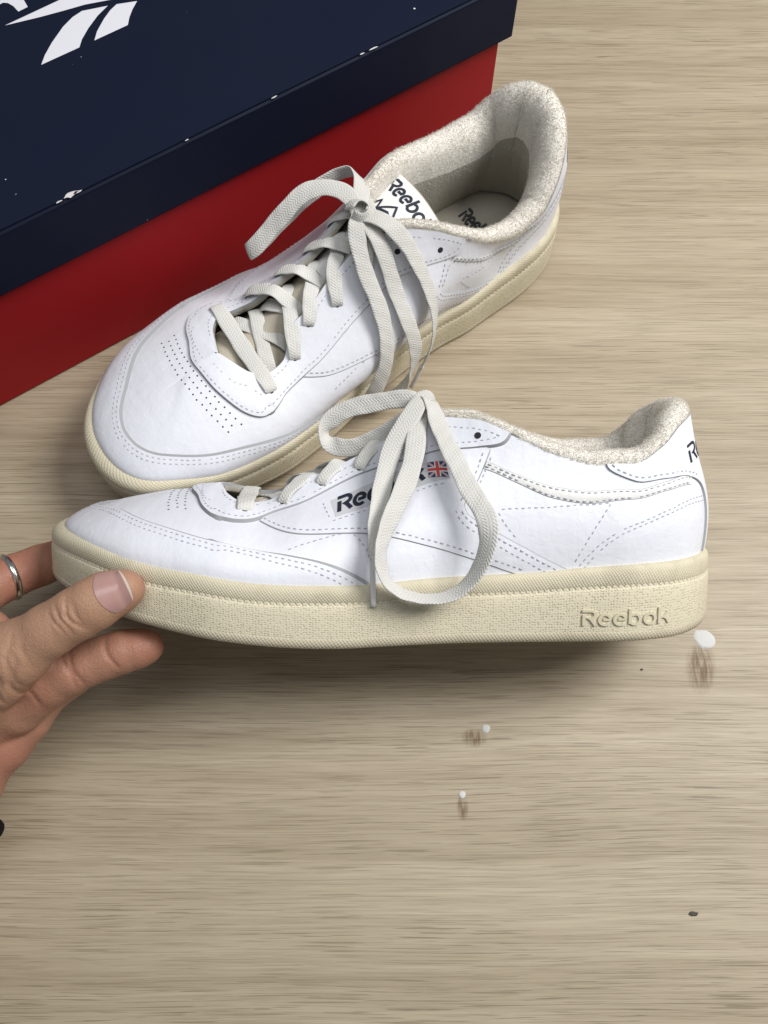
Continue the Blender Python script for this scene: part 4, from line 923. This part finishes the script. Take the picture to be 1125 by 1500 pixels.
        tube(sh, 'aglet', [(164.8, -52.8, 27), (162, -53, 20), (158.5, -52.5, 11)], 1.25, M['plastic'], root)
        kn = [(160, -1, 97), (163, -6, 96), (168, -5, 97), (169, 1, 98), (165, 4, 99), (160.5, 2, 98.5)]
        ribbon(sh, 'lace_knot', kn, [(-1, 0, 0.3), (-0.2, -0.9, 0.4), (0.8, -0.5, 0.3), (0.8, 0.4, 0.4), (0, 0.6, 0.8), (-0.7, 0.3, 0.7)], 7, lm, root)
for sh in shoes:
    UP = sh.up
    sh.base(); sh.sole(); details(sh, sh.logo); inside_parts(sh); laces(sh)
# ---------------------------------------------------------------- hand (one continuous skin grown from bone chains)
HB = dict(
 thumb=[((-103.6, 95.6, 101.0), 7.6), ((-106.5, 94.4, 100.9), 8.9), ((-111.5, 92.4, 100.6), 10.1), ((-116, 89.5, 100.2), 10.6), ((-122.8, 85.8, 98.9), 10.6), ((-134.2, 79.9, 95.3), 10.9), ((-149.2, 71.9, 88.8), 12.6), ((-160, 66.5, 83), 15)],
 index=[((-198.4, 96.4, 60.8), 12.5), ((-185.1, 107.6, 56.0), 11.2), ((-174.0, 117.7, 49.1), 10.0), ((-165.3, 125.3, 41.4), 9.9), ((-158.8, 134.1, 29.8), 9.2), ((-153.0, 142.3, 16.5), 8.4)],
 middle=[((-188.3, 46.0, 43.8), 14), ((-158.7, 54.9, 57.0), 11), ((-142.8, 64.3, 66.0), 10.2), ((-134, 69.0, 68.6), 10.3), ((-126.4, 72.0, 69.4), 9.6), ((-119, 74.6, 70.0), 9.4), ((-112.2, 76.8, 70.3), 9.3), ((-105, 78.4, 70.2), 8.4), ((-101.6, 79.1, 70.2), 7.2)],
 ring=[((-192, 32, 40), 14), ((-168, 41.5, 43), 11.5), ((-158, 52, 46), 10), ((-150, 63, 48), 9), ((-140, 70, 47), 8.3)])
BODY = [[((-149.2, 71.9, 88.8), 12.6), ((-160, 66.8, 82.5), 15.0), ((-173.1, 60.0, 75.4), 19), ((-194, 44, 60), 24), ((-199, 18, 44), 25)],
        [((-166.5, 84, 78), 9.0), ((-186, 92, 66), 14), ((-205, 85, 55), 20)],
        [((-198.4, 96.4, 60.8), 13), ((-206.8, 68.1, 48), 24), ((-200, 20, 42), 25)],
        [((-172, 44, 44), 10.5), ((-182, 30, 40), 15), ((-199, 17, 42), 24)],
        [((-199, 18, 43), 25.5), ((-211, 0, 45), 26.5), ((-233, -36.5, 61.6), 30), ((-285, -112, 75), 38)]]
def sd_chain(P, chain):
    d = None
    for (a, ra), (b, rb) in zip(chain[:-1], chain[1:]):
        a = np.array(a, np.float32); b = np.array(b, np.float32); ab = b - a; L = float(ab @ ab)
        t = np.clip(((P - a) @ ab) / L, 0, 1); t = t * t * (3 - 2 * t) * 0.35 + t * 0.65
        q = np.linalg.norm(P - (a + t[..., None] * ab), axis=-1) - (ra + (rb - ra) * t)
        d = q if d is None else smin(d, q, 1.5)
    return d
def smin(a, b, k): h = np.clip(0.5 + 0.5 * (b - a) / k, 0, 1); return b + (a - b) * h - k * h * (1 - h)
def hand_sdf(P):
    body = None
    for c in BODY:
        q = sd_chain(P, c); body = q if body is None else smin(body, q, 9.0)
    out = body
    for nm, c in HB.items():
        out = np.minimum(out, smin(sd_chain(P, c), body, 7.0 if nm != 'thumb' else 5.0))
    return out
def surface_nets(lo, hi, h, m=4):
    n = [int((hi[i] - lo[i]) / h / m) * m + 1 for i in range(3)]; ax = [(lo[i] + h * np.arange(n[i])).astype(np.float32) for i in range(3)]
    C = hand_sdf(np.stack(np.meshgrid(ax[0][::m], ax[1][::m], ax[2][::m], indexing='ij'), -1))
    near = np.abs(C) < 2.2 * m * h
    near = near[:-1, :-1, :-1] | near[1:, 1:, 1:] | near[1:, :-1, :-1] | near[:-1, 1:, :-1] | near[:-1, :-1, 1:]
    D = np.repeat(np.repeat(np.repeat(C, m, 0), m, 1), m, 2)[:n[0], :n[1], :n[2]].copy()
    mk = np.zeros(n, bool); r = np.repeat(np.repeat(np.repeat(near, m, 0), m, 1), m, 2); mk[:r.shape[0], :r.shape[1], :r.shape[2]] = r
    I = np.argwhere(mk)
    for q in range(0, len(I), 200000):
        J = I[q:q + 200000]; D[J[:, 0], J[:, 1], J[:, 2]] = hand_sdf(np.stack([ax[0][J[:, 0]], ax[1][J[:, 1]], ax[2][J[:, 2]]], 1))
    s = D < 0
    c = np.zeros((n[0] - 1, n[1] - 1, n[2] - 1), np.int8)
    cs = [(i, j, k) for i in (0, 1) for j in (0, 1) for k in (0, 1)]
    sl = lambda A, o: A[o[0]:n[0] - 1 + o[0], o[1]:n[1] - 1 + o[1], o[2]:n[2] - 1 + o[2]]
    for o in cs: c += sl(s, o)
    act = (c > 0) & (c < 8); idx = -np.ones(act.shape, np.int64); ids = np.argwhere(act); idx[act] = np.arange(len(ids))
    acc = np.zeros((len(ids), 3)); cnt = np.zeros(len(ids))
    for a in cs:
        for ax_ in range(3):
            if a[ax_]: continue
            b = list(a); b[ax_] = 1
            da = sl(D, a)[act]; db = sl(D, tuple(b))[act]; m_ = (da < 0) != (db < 0)
            t = np.where(m_, da / (da - db + 1e-12), 0); p = np.tile(np.array(a, float), (len(ids), 1)); p[:, ax_] += t
            acc[m_] += p[m_]; cnt[m_] += 1
    V = (ids + acc / cnt[:, None]) * h + np.array(lo)
    F = []
    for ax_ in range(3):
        u, v = (ax_ + 1) % 3, (ax_ + 2) % 3
        o = [slice(1, -1)] * 3; o1 = list(o); o[ax_] = slice(0, -1); o1[ax_] = slice(1, None)
        e = np.argwhere(s[tuple(o)] != s[tuple(o1)]); st = np.array([1, 1, 1]); st[ax_] = 0; e = e + st
        K = []
        for du, dv in ((-1, -1), (0, -1), (0, 0), (-1, 0)):
            r = e.copy(); r[:, u] += du; r[:, v] += dv; r = np.clip(r, 0, np.array(idx.shape) - 1); K.append(idx[r[:, 0], r[:, 1], r[:, 2]])
        K = np.stack(K, 1); ins = s[e[:, 0], e[:, 1], e[:, 2]]; K = np.where(ins[:, None], K, K[:, ::-1]); F.append(K[K.min(1) >= 0])
    return V, np.vstack(F)
HV, HF = surface_nets((-262, -70, 6), (-86, 156, 118), 0.85)
# smooth, then knuckle creases and fine folds as real relief
def relax(V, F, it):
    E = np.vstack([np.stack([F[:, i], F[:, (i + 1) % 4]], 1) for i in range(4)]); n = len(V)
    for _ in range(it):
        a = np.zeros_like(V); c = np.zeros(n); np.add.at(a, E[:, 0], V[E[:, 1]]); np.add.at(c, E[:, 0], 1); V = V * 0.5 + 0.5 * a / np.maximum(c, 1)[:, None]
    return V
HV = relax(HV, HF, 5)
def vnormals(V, F):
    F = np.array(F); n = np.cross(V[F[:, 2]] - V[F[:, 0]], V[F[:, 3]] - V[F[:, 1]]); N = np.zeros_like(V)
    for i in range(4): np.add.at(N, F[:, i], n)
    return N / (np.linalg.norm(N, axis=1)[:, None] + 1e-9)
HN = vnormals(HV, HF)
TOCAM = np.array([0.0, -0.375, 0.927])
def groove(p, d, half, depth, width, wob=0.6, face=None, seed=0):
    """a crease: a short bent line through p along direction d on the skin"""
    global HV
    d = np.array(d, float); d /= np.linalg.norm(d); r = HV - np.array(p, float); s = r @ d
    q = r - s[:, None] * d; n_ = TOCAM - d * (TOCAM @ d); n_ /= np.linalg.norm(n_); w = np.cross(n_, d)
    off = (q @ w) - wob * np.sin(s * 0.45 + seed) - 0.02 * s * s * math.sin(seed * 2.3)
    k = np.exp(-(off / width) ** 2) * np.clip(1 - (np.abs(s) / half) ** 2, 0, 1) * (np.abs(q @ n_) < 18) * np.clip((HN @ n_) * 2, 0, 1)
    HV = HV - HN * (k * depth)[:, None]
TA = np.array([0.845, 0.46, 0.255]); TA /= np.linalg.norm(TA)     # thumb axis
TN = TOCAM - TA * (TOCAM @ TA); TN /= np.linalg.norm(TN); TW = np.cross(TN, TA)
ipc = np.array((-122.8, 85.8, 98.9)) + TN * 10
for i, (u, hf, dp) in enumerate([(-4.5, 7, 0.6), (-1.5, 8, 0.85), (1.6, 8.5, 0.9), (4.6, 7, 0.55), (-7, 5, 0.25), (3.0, 6, 0.3), (0.2, 6, 0.35)]): groove(ipc + TA * u, TW, hf, dp, 0.75, 0.5, seed=i)
mcp = np.array((-152, 70.5, 88)) + TN * 12
for i, (u, v, hf, dp) in enumerate([(6, -7, 9, 0.9), (2, -8, 11, 1.2), (-3, -7, 12, 1.3), (-7, -9, 13, 1.3), (-11, -7, 13, 1.2), (-16, -8, 14, 1.2), (-21, -7, 13, 1.1), (9, 2, 7, 0.5), (-1, 6, 9, 0.5), (-9, 4, 10, 0.5), (13, -3, 7, 0.5)]):
    groove(mcp + TA * u + TW * v, TW * 0.75 + TA * 0.45, hf, dp * 0.7, 1.1, 0.9, seed=i + 9)
for i, c in enumerate([(-128.5, 70.5, 74), (-114.5, 75.6, 76), (-130.5, 70, 74), (-146, 61, 72)]): groove(np.array(c) + np.array([0, -3, 4]), (0.35, -0.55, -0.6), 9, 0.7, 0.8, 0.3, seed=i + 30)
for i, c in enumerate([(-166, 124.5, 51), (-181, 110, 66)]): groove(c, (0.3, 0.5, 0.7), 9, 0.4, 0.8, 0.3, seed=i + 40)
k = NT('skin'); o = k.coord(); at = k.n('ShaderNodeAttribute', attribute_name='flush').outputs['Fac']
big = k.noise(o, 55, 4, 0.55); c = k.mix(big, (0.375, 0.205, 0.125), (0.455, 0.268, 0.175))
c = k.mix(k.math('MULTIPLY', at, 0.75), c, (0.33, 0.115, 0.08))
c = k.mix(k.math('MULTIPLY', k.ramp(k.noise(o, 420, 3), [(0.5, 0), (0.75, 1)]), 0.22), c, (0.38, 0.20, 0.13))
por_ = k.n('ShaderNodeTexVoronoi', i_Vector=o, i_Scale=620.0); por_.feature = 'DISTANCE_TO_EDGE'; por = k.ramp(por_.outputs['Distance'], [(0.0, 0), (0.12, 1)])
nb = k.bump(k.noise(o, 200, 6, 0.65, 0.6), 0.45, 0.0009); nb = k.bump(por, 0.35, 0.00025, nb)
M['skin'] = k.out(c, 0.48, nb, 0.4, Subsurface_Weight=0.12, Subsurface_Scale=0.004)
M['skin'].node_tree.nodes['Principled BSDF'].inputs['Subsurface Radius'].default_value = (1.0, 0.35, 0.2)
hand = empty('hand', (-0.15, 0.07, 0.0))
tag(hand, 'left hand with a silver ring gripping the toe of the tipped sneaker', 'hand')
HO = np.array([-150.0, 70.0, 0.0])
skin = mesh('hand_skin', HV - HO, HF, M['skin'], hand)
a = skin.data.attributes.new('flush', 'FLOAT', 'POINT')
fl = np.zeros(len(HV))
for c0, r0 in (((-101, 79, 70), 16), ((-112, 77, 70), 14), ((-130, 71, 69), 14), ((-145, 63, 66), 16), ((-168, 41, 43), 24), ((-175, 117, 50), 26), ((-155, 139, 20), 30), ((-168, 88, 74), 14), ((-100, 97, 96), 8)):
    fl = np.maximum(fl, np.exp(-(np.linalg.norm(HV - np.array(c0), axis=1) / r0) ** 2))
a.data.foreach_set('value', fl.astype(np.float32))
# thumb nail: curved plate, pale free edge
k = NT('thumb_nail'); o = k.coord()
M['nail'] = k.out(k.mix(k.noise(o, 160, 3), (0.38, 0.205, 0.185), (0.47, 0.29, 0.26)), 0.28, k.bump(k.noise(o, 300, 3), 0.06, 0.0003), 0.5)
M['nail_edge'] = mat_plain('nail_free_edge', (0.74, 0.62, 0.52), 0.4, 0.4, 0.1)
def nail_patch(name, u0, u1, mat, lift, amax):
    V = []; nu, na = 14, 17
    c0 = np.array((-104.0, 95.4, 101.0)); ax = np.array([0.86, 0.43, 0.20]); ax /= np.linalg.norm(ax)
    nn = TOCAM + np.array([-0.10, 0.12, 0.0]); nn = nn - ax * (nn @ ax); nn /= np.linalg.norm(nn); ww = np.cross(nn, ax)
    for i in range(nu):
        f = i / (nu - 1); u = u0 + (u1 - u0) * f
        for j in range(na):
            q = -1 + 2 * j / (na - 1); ue = u
            R = 9.55 - 0.02 * (u + 6) ** 2 * (u > -6)
            am = amax * (1 - 0.16 * max(0, (u - 1.5) / 5) ** 2 * 2) * (1 - 0.25 * max(0, (-6.0 - u) / 4) ** 2)
            back = -1.6 * q * q * smst(-u, 0.5, 6.5) * -1.5 - 1.9 * q * q * smst(u, 0, 6)
            an = q * am; V.append(np.r_[c0 + ax * (ue + back), nn * math.cos(an) + ww * math.sin(an), q])
    A = np.array(V); lo_ = np.full(len(A), 3.0); hi_ = np.full(len(A), 16.0)
    for _ in range(18):          # find the skin below each point of the plate
        md = (lo_ + hi_) / 2; ins = hand_sdf((A[:, :3] + A[:, 3:6] * md[:, None]).astype(np.float32)) < 0
        lo_ = np.where(ins, md, lo_); hi_ = np.where(ins, hi_, md)
    V = A[:, :3] + A[:, 3:6] * (np.maximum(lo_, 8.6) + lift * (1 - 0.55 * np.abs(A[:, 6]) ** 3))[:, None]
    return mesh(name, np.array(V) - HO, grid_faces(nu, na), mat, hand)
nl = nail_patch('thumb_nail', -7.2, 4.3, M['nail'], 0.3, 0.98)
ne = nail_patch('nail_free_edge', 4.25, 5.3, M['nail_edge'], 0.3, 0.98); ne.parent = nl; ne.matrix_parent_inverse = Matrix.Identity(4)
# black cuff at the wrist
def ring_mesh(name, c, axis, R, r, mat, parent, sq=1.0, org=(0, 0, 0), seg=64, ms=12, ribs=0):
    ax = np.array(axis, float); ax /= np.linalg.norm(ax); u = np.cross(ax, [0.2, 0.1, 1]); u /= np.linalg.norm(u); v = np.cross(ax, u); V = []
    for i in range(seg):
        an = 2 * math.pi * i / seg; d = u * math.cos(an) + v * math.sin(an); rr = r * (1 + (0.18 * math.sin(an * ribs) if ribs else 0))
        for j in range(ms):
            b = 2 * math.pi * j / ms; V.append(np.array(c) + d * (R + rr * math.cos(b)) + ax * rr * sq * math.sin(b) - np.array(org))
    F = []
    for i in range(seg):
        for j in range(ms): F.append((i * ms + j, i * ms + (j + 1) % ms, ((i + 1) % seg) * ms + (j + 1) % ms, ((i + 1) % seg) * ms + j)[::-1])
    return mesh(name, V, F, mat, parent)
M['black_cloth'] = mat_plain('black_cloth', (0.008, 0.008, 0.009), 0.9, 0.1, 0.2, 200, 0.5, 900)
ring_mesh('black_hair_tie', (-191.5, 19.5, 47.0), (-0.45, -0.88, 0.15), 28.5, 3.6, M['black_cloth'], hand, 1.3, HO, 90, 12, 45)
k = NT('silver'); M['silver'] = k.out((0.72, 0.71, 0.69), 0.22, k.bump(k.noise(k.coord(), 300, 3), 0.1, 0.0003), 0.5, Metallic=1.0)
rg = empty('finger_ring', (-0.175, 0.117, 0.05)); tag(rg, 'plain silver ring worn on the index finger beside the sneaker toe', 'ring')
RO = np.array((-175.0, 117.0, 50.0))
ring_mesh('band', (-175.2, 116.6, 49.9), (0.74, 0.52, -0.48), 10.35, 0.95, M['silver'], rg, 1.7, RO, 64, 12)
ring_mesh('band_ridge', (-175.2, 116.6, 49.9), (0.74, 0.52, -0.48), 11.2, 0.4, M['silver'], rg, 1.0, RO, 64, 8)
